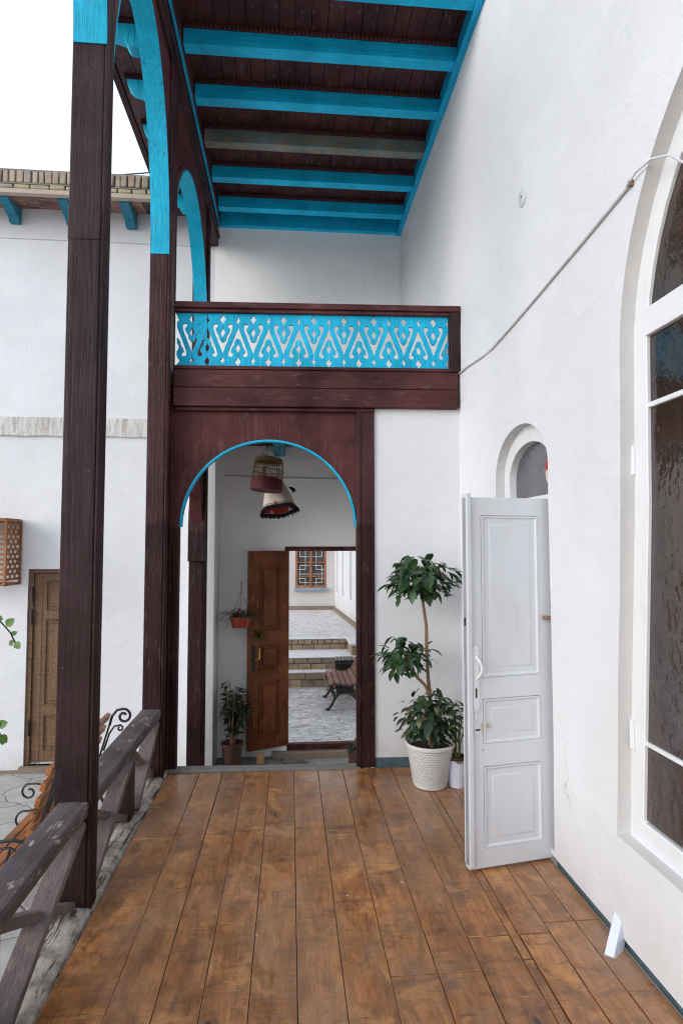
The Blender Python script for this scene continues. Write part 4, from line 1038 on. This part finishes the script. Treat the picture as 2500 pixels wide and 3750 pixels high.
# vine at the left edge
vt = thing('leafy_vine', (-2.62, 5.0, -.955), 'thin green vine with heart shaped leaves reaching in at the left edge of the courtyard', 'vine')
mb = MB(); stem = [(-2.62, 5.0, -.955), (-2.60, 5.0, -.3), (-2.58, 5.02, .4), (-2.50, 5.0, .95), (-2.38, 5.0, 1.06), (-2.28, 5.0, 1.03), (-2.21, 5.0, .95), (-2.17, 5.0, .87)]
mb.tube(stem, .006, 6); mb.tube([(-2.59, 5.0, .1), (-2.45, 5., .32), (-2.33, 5., .28), (-2.25, 5.0, .14)], .004, 6); mb.build('stem', M['leafdark'], vt)
mb = MB()
for p, d, L in (((-2.29, 5.0, 1.03), (-.3, 0, 1), .10), ((-2.24, 5, 1.0), (.8, 0, .9), .12), ((-2.2, 5, .93), (.6, .1, .4), .07), ((-2.17, 5, .87), (.4, -.2, -.3), .10), ((-2.18, 5, .88), (-.6, .2, -.4), .08), ((-2.32, 5, 1.05), (-.5, 0, .6), .12),
                ((-2.26, 5, .15), (.5, .1, -.6), .11), ((-2.28, 5, .22), (.7, -.1, .35), .12), ((-2.34, 5, .29), (.2, 0, 1), .11), ((-2.24, 5, .13), (-.2, .2, -1), .09), ((-2.45, 5, .32), (-.3, 0, 1), .12), ((-2.3, 5, .26), (.2, -.2, -.8), .10)):
    leaf(mb, p, d, (0, -1, .3), L * .72, L * .6, .25, .15, 5)
for k in range(46):
    z = rnd.uniform(-.5, 1.0); leaf(mb, (-2.6 + rnd.uniform(-.12, .03), 5 + rnd.uniform(-.1, .1), z), (rnd.uniform(-1, .2), rnd.uniform(-1, 1), rnd.uniform(-.4, .6)), (0, 0, 1), rnd.uniform(.08, .13), .09, .6, .2, 4)
mb.build('leaves', M['leafvine'], vt)
# overhead cables
wt = thing('overhead_cables', (-2.2, 10, 6.3), 'thin black overhead cables crossing the sky above the brick parapet', 'cables')
for i, (za, zb) in enumerate(((8.35, 8.95), (8.45, 8.62), (8.5, 9.2))):
    MB().tube([(-9 + 9.5 * k / 12, 11.0, za + (zb - za) * k / 12 - .5 * math.sin(PI * k / 12)) for k in range(13)], .012, 5).build('cable', M['wire'], wt)

# ------------------------------------------------------------------ things in the passage
# bird cage
cx, cy = -.222, 5.8
cg = thing('bird_cage', (cx, cy, 2.10), 'round cane bird cage with burgundy base hanging under the passage ceiling', 'bird cage')
tilt = Matrix.Rotation(R(5), 3, 'Y') @ Matrix.Rotation(R(-4), 3, 'X')
def tl(mb_): mb_.v = [tuple(Vector((cx, cy, 2.28)) + tilt @ (Vector(v) - Vector((cx, cy, 2.28)))) for v in mb_.v]; return mb_
tl(MB().lathe([(.001, 2.165), (.155, 2.165), (.158, 2.18), (.152, 2.275), (.147, 2.278), (.001, 2.25)], (cx, cy, 0), 32)).build('cloth_base', M['burgundy'], cg)
mb = MB()
for k in range(40):
    t = 2 * PI * k / 40; mb.tube([(cx + .149 * math.cos(t), cy + .149 * math.sin(t), 2.27), (cx + .143 * math.cos(t), cy + .143 * math.sin(t), 2.38), (cx + .128 * math.cos(t), cy + .128 * math.sin(t), 2.475)], .0026, 5)
for z, r_ in ((2.36, .147), (2.475, .130), (2.445, .136)): mb.tube([(cx + r_ * math.cos(2 * PI * k / 32), cy + r_ * math.sin(2 * PI * k / 32), z) for k in range(33)], .005, 6)
tl(mb).build('bars', M['cane'], cg)
tl(MB().lathe([(.132, 2.452), (.132, 2.478), (.09, 2.492), (.001, 2.50)], (cx, cy, 0), 28)).build('lid', M['cane'], cg)
mb = MB(); mb.box(cx - .05, cx - .02, cy - .03, cy, 2.27, 2.40); mb.tube([(cx - .1, cy, 2.31), (cx + .1, cy, 2.31)], .006, 6); tl(mb).build('perch', M['bark'], cg)
mb = MB()
for k in range(3): t = 2 * PI * k / 3 + .4; mb.tube([(cx + .11 * math.cos(t) + .015, cy + .11 * math.sin(t), 2.495), (cx - .0, cy, 2.60)], .003, 5)
mb.tube([(cx, cy, 2.60), (cx - .008, cy, 2.64), (cx + .0, cy, 2.72), (cx + .02, cy, 2.74)], .004, 6); mb.build('hook', M['wire'], cg)
# cloth cage cover behind it
kx, ky = -.13, 6.15
cv = thing('cloth_hood', (kx, ky, 2.0), 'white cloth hood with dark fringe and red lining hanging behind the bird cage', 'cloth hood')
tm = Matrix.Rotation(R(-9), 3, 'Y') @ Matrix.Rotation(R(-14), 3, 'X')
def t2(mb_): mb_.v = [tuple(Vector((kx, ky, 2.1)) + tm @ (Vector(v) - Vector((kx, ky, 2.1)))) for v in mb_.v]; return mb_
n = 40
def wob(k, a): return 1 + a * math.sin(2 * PI * k / n * 5 + .6)
prof = [(.172, 2.005), (.160, 2.06), (.142, 2.13), (.122, 2.20), (.095, 2.27), (.04, 2.31), (.002, 2.315)]
mb = MB(); vs = [(kx + r_ * wob(k, .05 if i < 3 else .02) * math.cos(2 * PI * k / n), ky + r_ * wob(k, .05 if i < 3 else .02) * math.sin(2 * PI * k / n), z) for i, (r_, z) in enumerate(prof) for k in range(n)]
mb.add(vs, [(i * n + k, i * n + (k + 1) % n, (i + 1) * n + (k + 1) % n, (i + 1) * n + k) for i in range(len(prof) - 1) for k in range(n)]); t2(mb).build('hood', M['cream'], cv, smooth=80)
mb = MB()
for zz in (2.012, 2.028): mb.tube([(kx + (.175 - (zz - 2.005) * .25) * wob(k, .05) * math.cos(2 * PI * k / n), ky + (.175 - (zz - 2.005) * .25) * wob(k, .05) * math.sin(2 * PI * k / n), zz) for k in range(n + 1)], .0035, 5)
t2(mb).build('stripe', M['stripe'], cv)
mb = MB()
for k in range(260):
    t = 2 * PI * k / 260; kk = k / 260 * n; r_ = .172 * wob(kk, .05); e = rnd.uniform(.8, 1.25)
    p = Vector((kx + r_ * math.cos(t), ky + r_ * math.sin(t), 2.005)); q = p + Vector((math.cos(t + rnd.uniform(-.5, .5)) * .026 * e, math.sin(t + rnd.uniform(-.5, .5)) * .026 * e, -.034 * e))
    mb.tube([p, (p + q) / 2 + Vector((0, 0, .006)), q], .0045, 4)
    q2 = p + Vector((-math.cos(t) * .012, -math.sin(t) * .012, -.03 * e)); mb.tube([p, q2], .0045, 4)
for k in range(16):
    p = Vector((kx + .135, ky, 2.22)); q = p + Vector((.045 + rnd.uniform(-.015, .02), rnd.uniform(-.02, .02), -.045 + rnd.uniform(-.02, .02))); mb.tube([p, (p + q) / 2 + Vector((0, 0, .012)), q], .004, 4)
t2(mb).build('fringe', M['navy'], cv)
t2(MB().lathe([(.166, 2.008), (.150, 2.065), (.12, 2.12), (.002, 2.14)], (kx, ky, 0), 36)).build('lining', M['redcloth'], cv)
MB().tube([(kx, ky, 2.31), (kx + .01, ky, 2.5), (kx + .004, ky, 2.6), (kx + .03, ky, 2.66), (kx + .0, ky, 2.72)], .0035, 5).build('hook', M['wire'], cv)
# hanging basket
bx, by = -.563, 7.02
hb = thing('hanging_basket', (bx, by, .72), 'red hanging basket with a striped spider plant on the passage wall beside the brown door', 'hanging basket')
MB().lathe([(.001, .695), (.095, .695), (.118, .80), (.126, .806), (.126, .818), (.112, .818), (.11, .80)], (bx, by, 0), 28).build('pot', M['redpot'], hb, smooth=40)
mb = MB()
for k in range(3): t = 2 * PI * k / 3 + .5; mb.tube([(bx + .118 * math.cos(t), by + .118 * math.sin(t), .81), (bx + .006, by, 1.12)], .003, 5)
mb.tube([(bx + .006, by, 1.12), (bx + .008, by, 1.17), (bx + .0, by, 1.195), (bx + .008, by, 1.215), (bx + .018, by, 1.205)], .0055, 6)
mb.tube([(bx + .008, by, 1.207), (bx + .008, HY, 1.207)], .004, 5)
mb.build('hanger', M['redpot'], hb)
mb = MB()
for k in range(70):
    t = rnd.uniform(0, 2 * PI); e = rnd.uniform(.15, 1.1)
    strap(mb, (bx + rnd.uniform(-.06, .06), by + rnd.uniform(-.05, .05), .80), (math.cos(t), math.sin(t) * .7, e), rnd.uniform(.16, .34), .017, rnd.uniform(1.0, 2.2))
mb.build('leaves', M['leafspider'], hb)
mb = MB(); rp = [(bx + .06, by - .05, .82), (bx + .13, by - .08, .84), (bx + .19, by - .10, .77), (bx + .20, by - .11, .66)]; mb.tube(rp, .003, 5)
for k in range(46):
    t = rnd.uniform(0, 2 * PI); strap(mb, (bx + .205 + rnd.uniform(-.02, .02), by - .11 + rnd.uniform(-.02, .02), .66 - rnd.uniform(0, .09)), (math.cos(t), math.sin(t) * .5, rnd.uniform(-.3, .8)), rnd.uniform(.08, .16), .013, rnd.uniform(1.2, 2.4))
mb.build('plantlet', M['leafdark'], hb)
# dark potted shrub
qx, qy = -.635, 6.90
ds = thing('potted_shrub', (qx, qy, -.855), 'small dark shrub in a brown pot in the passage corner behind the brown door', 'potted plant')
MB().lathe([(.001, -.852), (.085, -.855), (.112, -.60), (.124, -.597), (.126, -.565), (.112, -.565), (.105, -.60), (.001, -.60)], (qx, qy, 0), 26).build('pot', M['terracotta'], ds, smooth=40)
mb = MB(); tips = []
for k in range(16):
    t = rnd.uniform(0, 2 * PI); r_ = rnd.uniform(.05, .26); h = rnd.uniform(.32, .72)
    p = [(qx + .02 * math.cos(t), qy + .02 * math.sin(t), -.6), (qx + .4 * r_ * math.cos(t), qy + .4 * r_ * math.sin(t), -.6 + h * .5), (qx + r_ * math.cos(t) + (.05 if k % 3 == 0 else 0), qy + r_ * math.sin(t) * .6, -.6 + h)]
    mb.tube(p, .006, 5, r1=.003); tips.append(p)
mb.build('stems', M['bark'], ds)
mb = MB()
for p in tips:
    for j in range(20):
        s_ = rnd.uniform(.3, 1.05); a_, b_, c_ = [Vector(v) for v in p]; c = a_.lerp(b_, min(1, s_ * 2)) if s_ < .5 else b_.lerp(c_, (s_ - .5) * 2)
        t = rnd.uniform(0, 2 * PI); leaf(mb, c, (math.cos(t), math.sin(t), rnd.uniform(-.2, .6)), (0, 0, 1), rnd.uniform(.07, .12), .046, .8, .3, 3)
mb.build('leaves', M['leafdark'], ds)
tag(MB().box(-.365, -.285, 7.0, 7.05, -.853, -.74).build('door_wedge', M['pine'], bevel=.003), 'small raw wood block wedged under the open brown passage door', 'wooden block')
# dark plant peeping past the post on the right
gx, gy = .755, 6.8
gp = thing('potted_fern', (gx, gy, -.855), 'dark leafy plant just peeping past the right post of the arched screen', 'potted plant')
MB().lathe([(.001, -.853), (.08, -.855), (.10, -.66), (.105, -.655), (.095, -.655), (.001, -.67)], (gx, gy, 0), 22).build('pot', M['terracotta'], gp, smooth=40)
mb = MB()
for k in range(40):
    t = rnd.uniform(0, 2 * PI); strap(mb, (gx, gy, -.66), (math.cos(t), math.sin(t), rnd.uniform(.5, 1.6)), rnd.uniform(.14, .24), .022, rnd.uniform(1., 2.2))
mb.build('leaves', M['leafdark'], gp)

# ------------------------------------------------------------------ topiary plant on the veranda
tx, ty = .965, 4.13
tp = thing('topiary_plant', (tx, ty, 0), 'three tiered dark green topiary plant in a white basket weave pot', 'potted plant')
MB().lathe([(.001, .004), (.112, .004), (.118, .02), (.121, .034), (.1215, .036), (.158, .262), (.163, .264), (.170, .276), (.170, .292), (.163, .296), (.156, .285), (.150, .25), (.001, .25)], (tx, ty, 0), 56).build('pot', M['potweave'], tp, smooth=50)
MB().lathe([(.150, .252), (.10, .262), (.04, .268), (.001, .27)], (tx, ty, 0), 24).build('soil', M['soil'], tp)
c1 = Vector((.905, 4.12, 1.40)); c2 = Vector((.79, 4.09, .865)); c3 = Vector((.955, 4.11, .46))
mb = MB(); mb.tube([(tx, ty, .25), (.975, 4.13, .45), (.965, 4.12, .64), (.955, 4.12, .72), (.945, 4.12, .95), (.945, 4.12, 1.08), (.925, 4.12, 1.22), (.91, 4.12, 1.36)], .0145, 9, r1=.010)
mb.tube([(.965, 4.12, .60), (.93, 4.10, .68), (.86, 4.09, .75), (.80, 4.09, .84)], .011, 8)
for c, r_ in ((c1, .22), (c2, .16), (c3, .18)):
    for k in range(16):
        t = 2 * PI * k / 16 + rnd.uniform(-.2, .2); e = rnd.uniform(.1, .6); d = Vector((math.cos(t), math.sin(t), e)).normalized()
        mb.tube([c + Vector((0, 0, -.04)), c + d * r_ * .5, c + d * r_ * .85 + Vector((0, 0, -.02))], .004, 5, r1=.002)
mb.build('trunk', M['bark'], tp)
def crown(c, rx, rz_up, rz_dn, n, L, mat, droop=1.3, name='crown'):
    mb = MB()
    for k in range(n):
        t = rnd.uniform(0, 2 * PI); el = math.asin(rnd.uniform(-.8, .97)); q = rnd.uniform(.25, 1.05) ** .6
        lx = rx * (1 + .20 * math.sin(3 * t + c.x * 9) + .14 * math.sin(5 * t + c.z * 7))
        d = Vector((math.cos(t) * math.cos(el), math.sin(t) * math.cos(el) * .92, math.sin(el)))
        p = c + Vector((d.x * lx * q, d.y * lx * q, d.z * (rz_up if d.z > 0 else rz_dn) * q))
        out = Vector((d.x, d.y, max(d.z, 0) * .35 - rnd.uniform(.25, .9))); out += Vector((rnd.uniform(-.6, .6), rnd.uniform(-.6, .6), rnd.uniform(-.2, .5)))
        l_ = L * rnd.uniform(.5, 1.25); leaf(mb, p - out.normalized() * l_ * .45, out, (d.x * .6, d.y * .6, 1), l_, l_ * rnd.uniform(.42, .55), rnd.uniform(.3, droop), rnd.uniform(.1, .4), 5)
    mb.build(name, mat, tp, smooth=70)
crown(c1, .265, .165, .19, 290, .104, M['leaf'])
crown(c2, .19, .15, .16, 165, .094, M['leaf'])
crown(c3, .225, .19, .20, 270, .094, M['leafold'])
# small white pot
sx, sy = 1.145, 4.10
sp_ = thing('small_potted_plant', (sx, sy, 0), 'small white pot with spiky yellow green stems half hidden behind the open white door', 'potted plant')
MB().lathe([(.001, .002), (.055, .002), (.075, .178), (.077, .182), (.070, .184), (.066, .16), (.001, .155)], (sx, sy, 0), 30).build('pot', M['whiteplastic'], sp_, smooth=40)
MB().lathe([(.063, .15), (.066, .20), (.060, .202), (.058, .16)], (sx - .004, sy + .004, 0), 24).build('inner_pot', M['terracotta'], sp_, smooth=40)
MB().lathe([(.060, .165), (.001, .175)], (sx, sy, 0), 18).build('soil', M['soil'], sp_)
mb = MB()
for k in range(22):
    t = rnd.uniform(0, 2 * PI); r_ = rnd.uniform(.02, .07); h = rnd.uniform(.12, .34)
    q = Vector((sx + r_ * math.cos(t), sy + r_ * math.sin(t), .17 + h)); mb.tube([(sx + .02 * math.cos(t), sy + .02 * math.sin(t), .165), (sx + .5 * r_ * math.cos(t), sy + .5 * r_ * math.sin(t), .17 + h * .6), q], .004, 5, r1=.002)
    if k % 2 == 0: leaf(mb, q, (math.cos(t) - .3, math.sin(t), rnd.uniform(.0, .9)), (0, 0, 1), rnd.uniform(.07, .13), .032, .8, .3, 4)
for k in range(16):
    t = rnd.uniform(0, 2 * PI); leaf(mb, (sx + .03 * math.cos(t), sy + .03 * math.sin(t), .17), (math.cos(t), math.sin(t), .5), (0, 0, 1), .07, .035, 1., .3, 4)
mb.build('leaves', M['leafyel'], sp_)

# ------------------------------------------------------------------ beyond the passage door
st = thing('stone_steps', (.3, 11, -.85), 'broad brick and stone steps rising beyond the passage door', 'steps')
def brickrow(mb, x0, x1, y, z0, z1, w0, w1, dep=.12):
    x = x0
    while x < x1:
        w = rnd.uniform(w0, w1); mb.box(x, min(x + w, x1) - .012, y + rnd.uniform(-.012, .012), y + dep, z0 + rnd.uniform(0, .006), z1 - rnd.uniform(0, .01)); x += w
for (y, yb, za, zb) in ((10.6, 10.85, -.855, -.585), (10.83, 11.68, -.60, -.372), (11.62, 11.9, -.39, -.165)):
    core = MB(); core.box(-4, 1.32, y + .02, yb, za - .05, zb - .03)
    s_ = MB(); brickrow(s_, -4, 1.32, y, za, za + (zb - za) * .52, .17, .30); brickrow(s_, -4, 1.32, y - .01, za + (zb - za) * .54, zb - .012, *((.10, .16) if y > 11 else (.22, .36)))
    stp = s_.build('step', M['stepbrick'], st, bevel=.012)
    core.build('step_core', M['plinth'], stp); 
    mb = MB(); mb.box(-4, 1.32, y - .012, yb, zb - .014, zb); mb.build('tread', M['tread'], stp, bevel=.005)
mb = MB(); mb.box(1.12, 1.75, 10.95, 11.75, -.85, -.20); mb.box(1.32, 1.75, 10.4, 10.95, -.85, -.42); cwl = mb.build('cheek_wall', M['stepbrick'], st, bevel=.02)
MB().box(1.09, 1.75, 10.92, 11.75, -.20, -.155).build('cheek_top', M['tread'], st, bevel=.01)
fh = thing('far_house', (-1, 16.7, -.165), 'pale house wall with a wooden window at the back of the upper terrace', 'house')
mb = MB(); fwh = [(.15, .44), (1.01, .44), (1.01, 1.72), (.15, 1.72)]
hs = wall_sheet(mb, (-5, 1.26, -.06, 5.5), [fwh], lambda a, b: (a, 16.7 + .02 * mnoise.noise(Vector((a, b, 3))), b), .5); reveal(mb, hs[0], lambda a, b: (a, 16.7, b), (0, .1, 0)); mb.build('wall', M['wall_out'], fh, smooth=50)
MB().box(-5, 1.26, 16.66, 16.9, -.18, -.062).build('plinth', M['plinth'], fh)
wfm = MB(); wfm.prism([[(.15, .45), (1.01, .45), (1.01, 1.70), (.15, 1.70)], [(.21, .51), (.21, 1.64), (.545, 1.64), (.545, .51)], [(.615, .51), (.615, 1.64), (.95, 1.64), (.95, .51)]], XZ, 16.70, 16.76)
for a in (.21, .615): wfm.box(a, a + .335, 16.705, 16.755, .745, .775); wfm.box(a, a + .335, 16.705, 16.755, 1.13, 1.16)
wfm.box(.57, .59, 16.685, 16.70, .47, 1.68)
fw = wfm.build('window', M['frameout'], fh, bevel=.004)
MB().box(.2, .96, 16.765, 16.775, .5, 1.65).build('pane', M['paneout'], fw)
gl = MB()
for s_, x0 in ((1, .21), (-1, .95)):
    X = lambda a: x0 + s_ * a
    def hb_(a, b, z): gl.box(min(X(a), X(b)), max(X(a), X(b)), 16.740, 16.752, z - .006, z + .006)
    def vb_(a, za, zb): gl.box(X(a) - .006, X(a) + .006, 16.742, 16.7535, za, zb)
    hb_(.06, .335, .58); hb_(.0, .22, .70); vb_(.065, .58, .745); vb_(.22, .51, .70); hb_(0, .335, .82); vb_(.065, .775, 1.06); hb_(0, .22, .95); hb_(.065, .335, 1.06); vb_(.22, .95, 1.13); hb_(.06, .335, 1.30); vb_(.22, 1.16, 1.64); vb_(.065, 1.30, 1.64)
gl.build('lattice', M['wframe'], fw)
MB().box(.12, 1.04, 16.58, 16.72, .355, .44).build('sill', M['bluesill'], fh, bevel=.01)
# white wall with slit niches on the right of the terrace
nw = thing('niche_wall', (1.4, 13.5, -.2), 'white wall with tall slit niches on the right of the upper terrace', 'wall')
A0 = Vector((1.24, 16.68, 0)); A1 = Vector((1.68, 9.6, 0)); dd = (A1 - A0).normalized(); nn = Vector((-dd.y, dd.x, 0)); nn = nn if nn.x > 0 else -nn
LN = (A1 - A0).length
mb = MB()
def seg(s0, s1, t0, t1, z0, z1): c = A0 + dd * (s0 + s1) / 2 + nn * (t0 + t1) / 2; mb.obox((c.x, c.y, (z0 + z1) / 2), dd, nn, (0, 0, 1), (s1 - s0, t1 - t0, z1 - z0))
seg(0, LN, 0, .35, -.08, .36); seg(0, LN, .2, .4, .36, 5.0)
cuts = [.35, .62, 1.35, 1.68, 2.55, 2.92, 3.9, 4.3, 5.3, 5.7]; e = 0
for i in range(0, len(cuts), 2): seg(e, cuts[i], .003, .2, .36, 5.0); e = cuts[i + 1]
seg(e, LN, .003, .2, .36, 5.0); mb.build('wall', M['wall'], nw)
mb = MB()
for i in range(0, len(cuts), 2): seg(cuts[i], cuts[i + 1], .0, .2, .361, .375)
mb.build('niche_sill', M['conduit'], nw)
mb = MB(); seg(0, LN, -.06, .3, -.9, -.085); mb.build('plinth', M['plinth'], nw)
# iron bench beyond the door
ib = thing('garden_bench', (.85, 9.2, -.845), 'brown slatted garden bench with ornate cast iron legs beyond the passage door', 'bench')
SP = [(.585, -.455), (.67, -.425), (.76, -.435), (.85, -.455), (.94, -.45), (1.02, -.40), (1.07, -.31), (1.11, -.21), (1.15, -.10)]
mb = MB()
for (xa_, za_), (xb_, zb_) in zip(SP[:5], SP[1:6]):
    c = ((xa_ + xb_) / 2, 9.5, (za_ + zb_) / 2); d = Vector((xb_ - xa_, 0, zb_ - za_)); mb.obox(c, d, (0, 1, 0), (-d.z, 0, d.x), (d.length - .014, 1.02, .026))
mb.obox((.565, 9.5, -.51), (.25, 0, -1), (0, 1, 0), (1, 0, .25), (.08, 1.02, .022)); mb.build('seat', M['bench2'], ib, bevel=.004)
mb = MB()
for (xa_, za_), (xb_, zb_) in zip(SP[5:8], SP[6:9]):
    c = ((xa_ + xb_) / 2, 9.5, (za_ + zb_) / 2); d = Vector((xb_ - xa_, 0, zb_ - za_)); mb.obox(c, d, (0, 1, 0), (-d.z, 0, d.x), (d.length - .014, 1.02, .026))
mb.build('backrest', M['bench2'], ib, bevel=.004)
for y in (9.12, 9.88):
    f = MB(); f.tube([(x, y, z - .03) for x, z in SP], .018, 8)
    f.tube([(.62, y, -.48), (.65, y, -.58), (.69, y, -.66), (.64, y, -.76), (.60, y, -.82), (.56, y, -.83)], .026, 8, r1=.02); f.lathe([(.001, 0), (.035, 0), (.03, .03), (.001, .04)], (.575, y, -.845), 12)
    f.tube([(.67, y, -.68), (.75, y, -.60), (.85, y, -.585), (.95, y, -.62), (1.03, y, -.70), (1.10, y, -.84)], .022, 8)
    f.tube([(.66, y, -.5)] + [(.70 + .04 * math.cos(R(180 - k * 30)), y, -.55 + .04 * math.sin(R(180 - k * 30))) for k in range(12)], .010, 6)
    f.tube([(.80, y, -.47)] + [(.85 + .035 * math.cos(R(180 + k * 30)), y, -.52 + .035 * math.sin(R(180 + k * 30))) for k in range(12)], .010, 6)
    f.tube([(1.02, y, -.44), (1.0, y, -.6), (1.03, y, -.70)], .016, 6); f.build('leg_frame', M['ironbrown'], ib)
# litter bin
lx, ly = .93, 10.25
bn = thing('iron_bin', (lx, ly, -.845), 'square dark cast iron litter bin behind the garden bench', 'bin')
mb = MB(); h = .135
for sx_ in (-1, 1):
    for sy_ in (-1, 1): mb.box(lx + sx_ * h - .013, lx + sx_ * h + .013, ly + sy_ * h - .013, ly + sy_ * h + .013, -.845, -.30)
for z in (-.80, -.33):
    mb.box(lx - h, lx + h, ly - h - .008, ly - h + .008, z, z + .035); mb.box(lx - h, lx + h, ly + h - .008, ly + h + .008, z, z + .035); mb.box(lx - h - .008, lx - h + .008, ly - h, ly + h, z, z + .035); mb.box(lx + h - .008, lx + h + .008, ly - h, ly + h, z, z + .035)
mb.build('frame', M['ironbrown'], bn)
mb = MB()
for k in range(-3, 4):
    for s_ in (-1, 1):
        for yy in (ly - h, ly + h):
            a, b = (lx + k * .045 - s_ * .12, -.78), (lx + k * .045 + s_ * .12, -.33); 
            a = (max(lx - h, min(lx + h, a[0])), a[1]); b = (max(lx - h, min(lx + h, b[0])), b[1]); mb.bar((a[0], yy, a[1]), (b[0], yy, b[1]), .01, .012, (0, 1, 0))
mb.box(lx - h + .012, lx + h - .012, ly - h + .012, ly + h - .012, -.83, -.36)
mb.build('lattice_panel', M['ironbrown'], bn)
mb = MB(); hh_ = h + .012
for k in range(6): t = -hh_ + 2 * hh_ * k / 5; mb.box(lx + t - .008, lx + t + .008, ly - hh_, ly + hh_, -.298, -.286); mb.box(lx - hh_, lx + hh_, ly + t - .008, ly + t + .008, -.2975, -.2865)
mb.build('lid', M['steel'], bn)

# ------------------------------------------------------------------ roof children: correct the first set's placement
# (the shared meshes hold world X/Z minus the roof's place and Y relative to the beam's back edge)
for q in roof.children:
    nm = q.name.split('.')[0]
    if nm in ('beam', 'carved_trim', 'bracket', 'bracket_cap'):
        q.location = (0, q.location.y, 0)

# ------------------------------------------------------------------ light, sky, camera
SKY = 1.19
sun_dir = Vector((-.80, -.46, .25)).normalized()   # towards the sun
el = math.asin(sun_dir.z); az = math.atan2(sun_dir.x, sun_dir.y)
w = bpy.data.worlds.new('World'); scene.world = w; w.use_nodes = True; nt = w.node_tree; nt.nodes.clear()
out = nt.nodes.new('ShaderNodeOutputWorld'); bg = nt.nodes.new('ShaderNodeBackground'); sky = nt.nodes.new('ShaderNodeTexSky')
sky.sky_type = 'NISHITA'; sky.sun_disc = False; sky.sun_elevation = el; sky.sun_rotation = az; sky.air_density = 1.0; sky.dust_density = 6.0; sky.ozone_density = 1.0
hs_ = nt.nodes.new('ShaderNodeHueSaturation'); hs_.inputs['Saturation'].default_value = .30; hs_.inputs['Value'].default_value = 1.
hs_.inputs['Value'].default_value = .12
hz = nt.nodes.new('ShaderNodeMix'); hz.data_type = 'RGBA'; hz.inputs[0].default_value = .72; hz.inputs[7].default_value = (1.10, 1.20, 1.37, 1)   # bright even haze over a dusty sky
nt.links.new(sky.outputs[0], hs_.inputs['Color']); nt.links.new(hs_.outputs[0], hz.inputs[6]); nt.links.new(hz.outputs[2], bg.inputs[0]); bg.inputs[1].default_value = SKY
nt.links.new(bg.outputs[0], out.inputs[0])
sl = bpy.data.lights.new('Sun', 'SUN'); sl.energy = 1.65; sl.angle = R(40); sl.color = (1., .98, .95)
so = bpy.data.objects.new('Sun', sl); COL.objects.link(so); so.rotation_euler = (-sun_dir).to_track_quat('-Z', 'Y').to_euler(); so.location = (-10, -4, 12)
cam = bpy.data.cameras.new('Camera'); cam.sensor_fit = 'VERTICAL'; cam.sensor_height = 36; cam.lens = 1372 / 2352 * 36; cam.clip_start = .05; cam.clip_end = 500
co = bpy.data.objects.new('Camera', cam); COL.objects.link(co); co.location = (0, 0, 1.65)
co.rotation_euler = (R(90 + 3.087), 0, R(-4.909)); scene.camera = co
scene.render.engine = 'CYCLES'; scene.cycles.use_denoising = True; scene.cycles.denoising_prefilter = 'ACCURATE'; scene.cycles.filter_width = 1.15
scene.cycles.max_bounces = 10; scene.cycles.diffuse_bounces = 6; scene.cycles.glossy_bounces = 4
scene.view_settings.view_transform = 'Standard'; scene.view_settings.look = 'None'; scene.view_settings.exposure = 0; scene.view_settings.gamma = 1
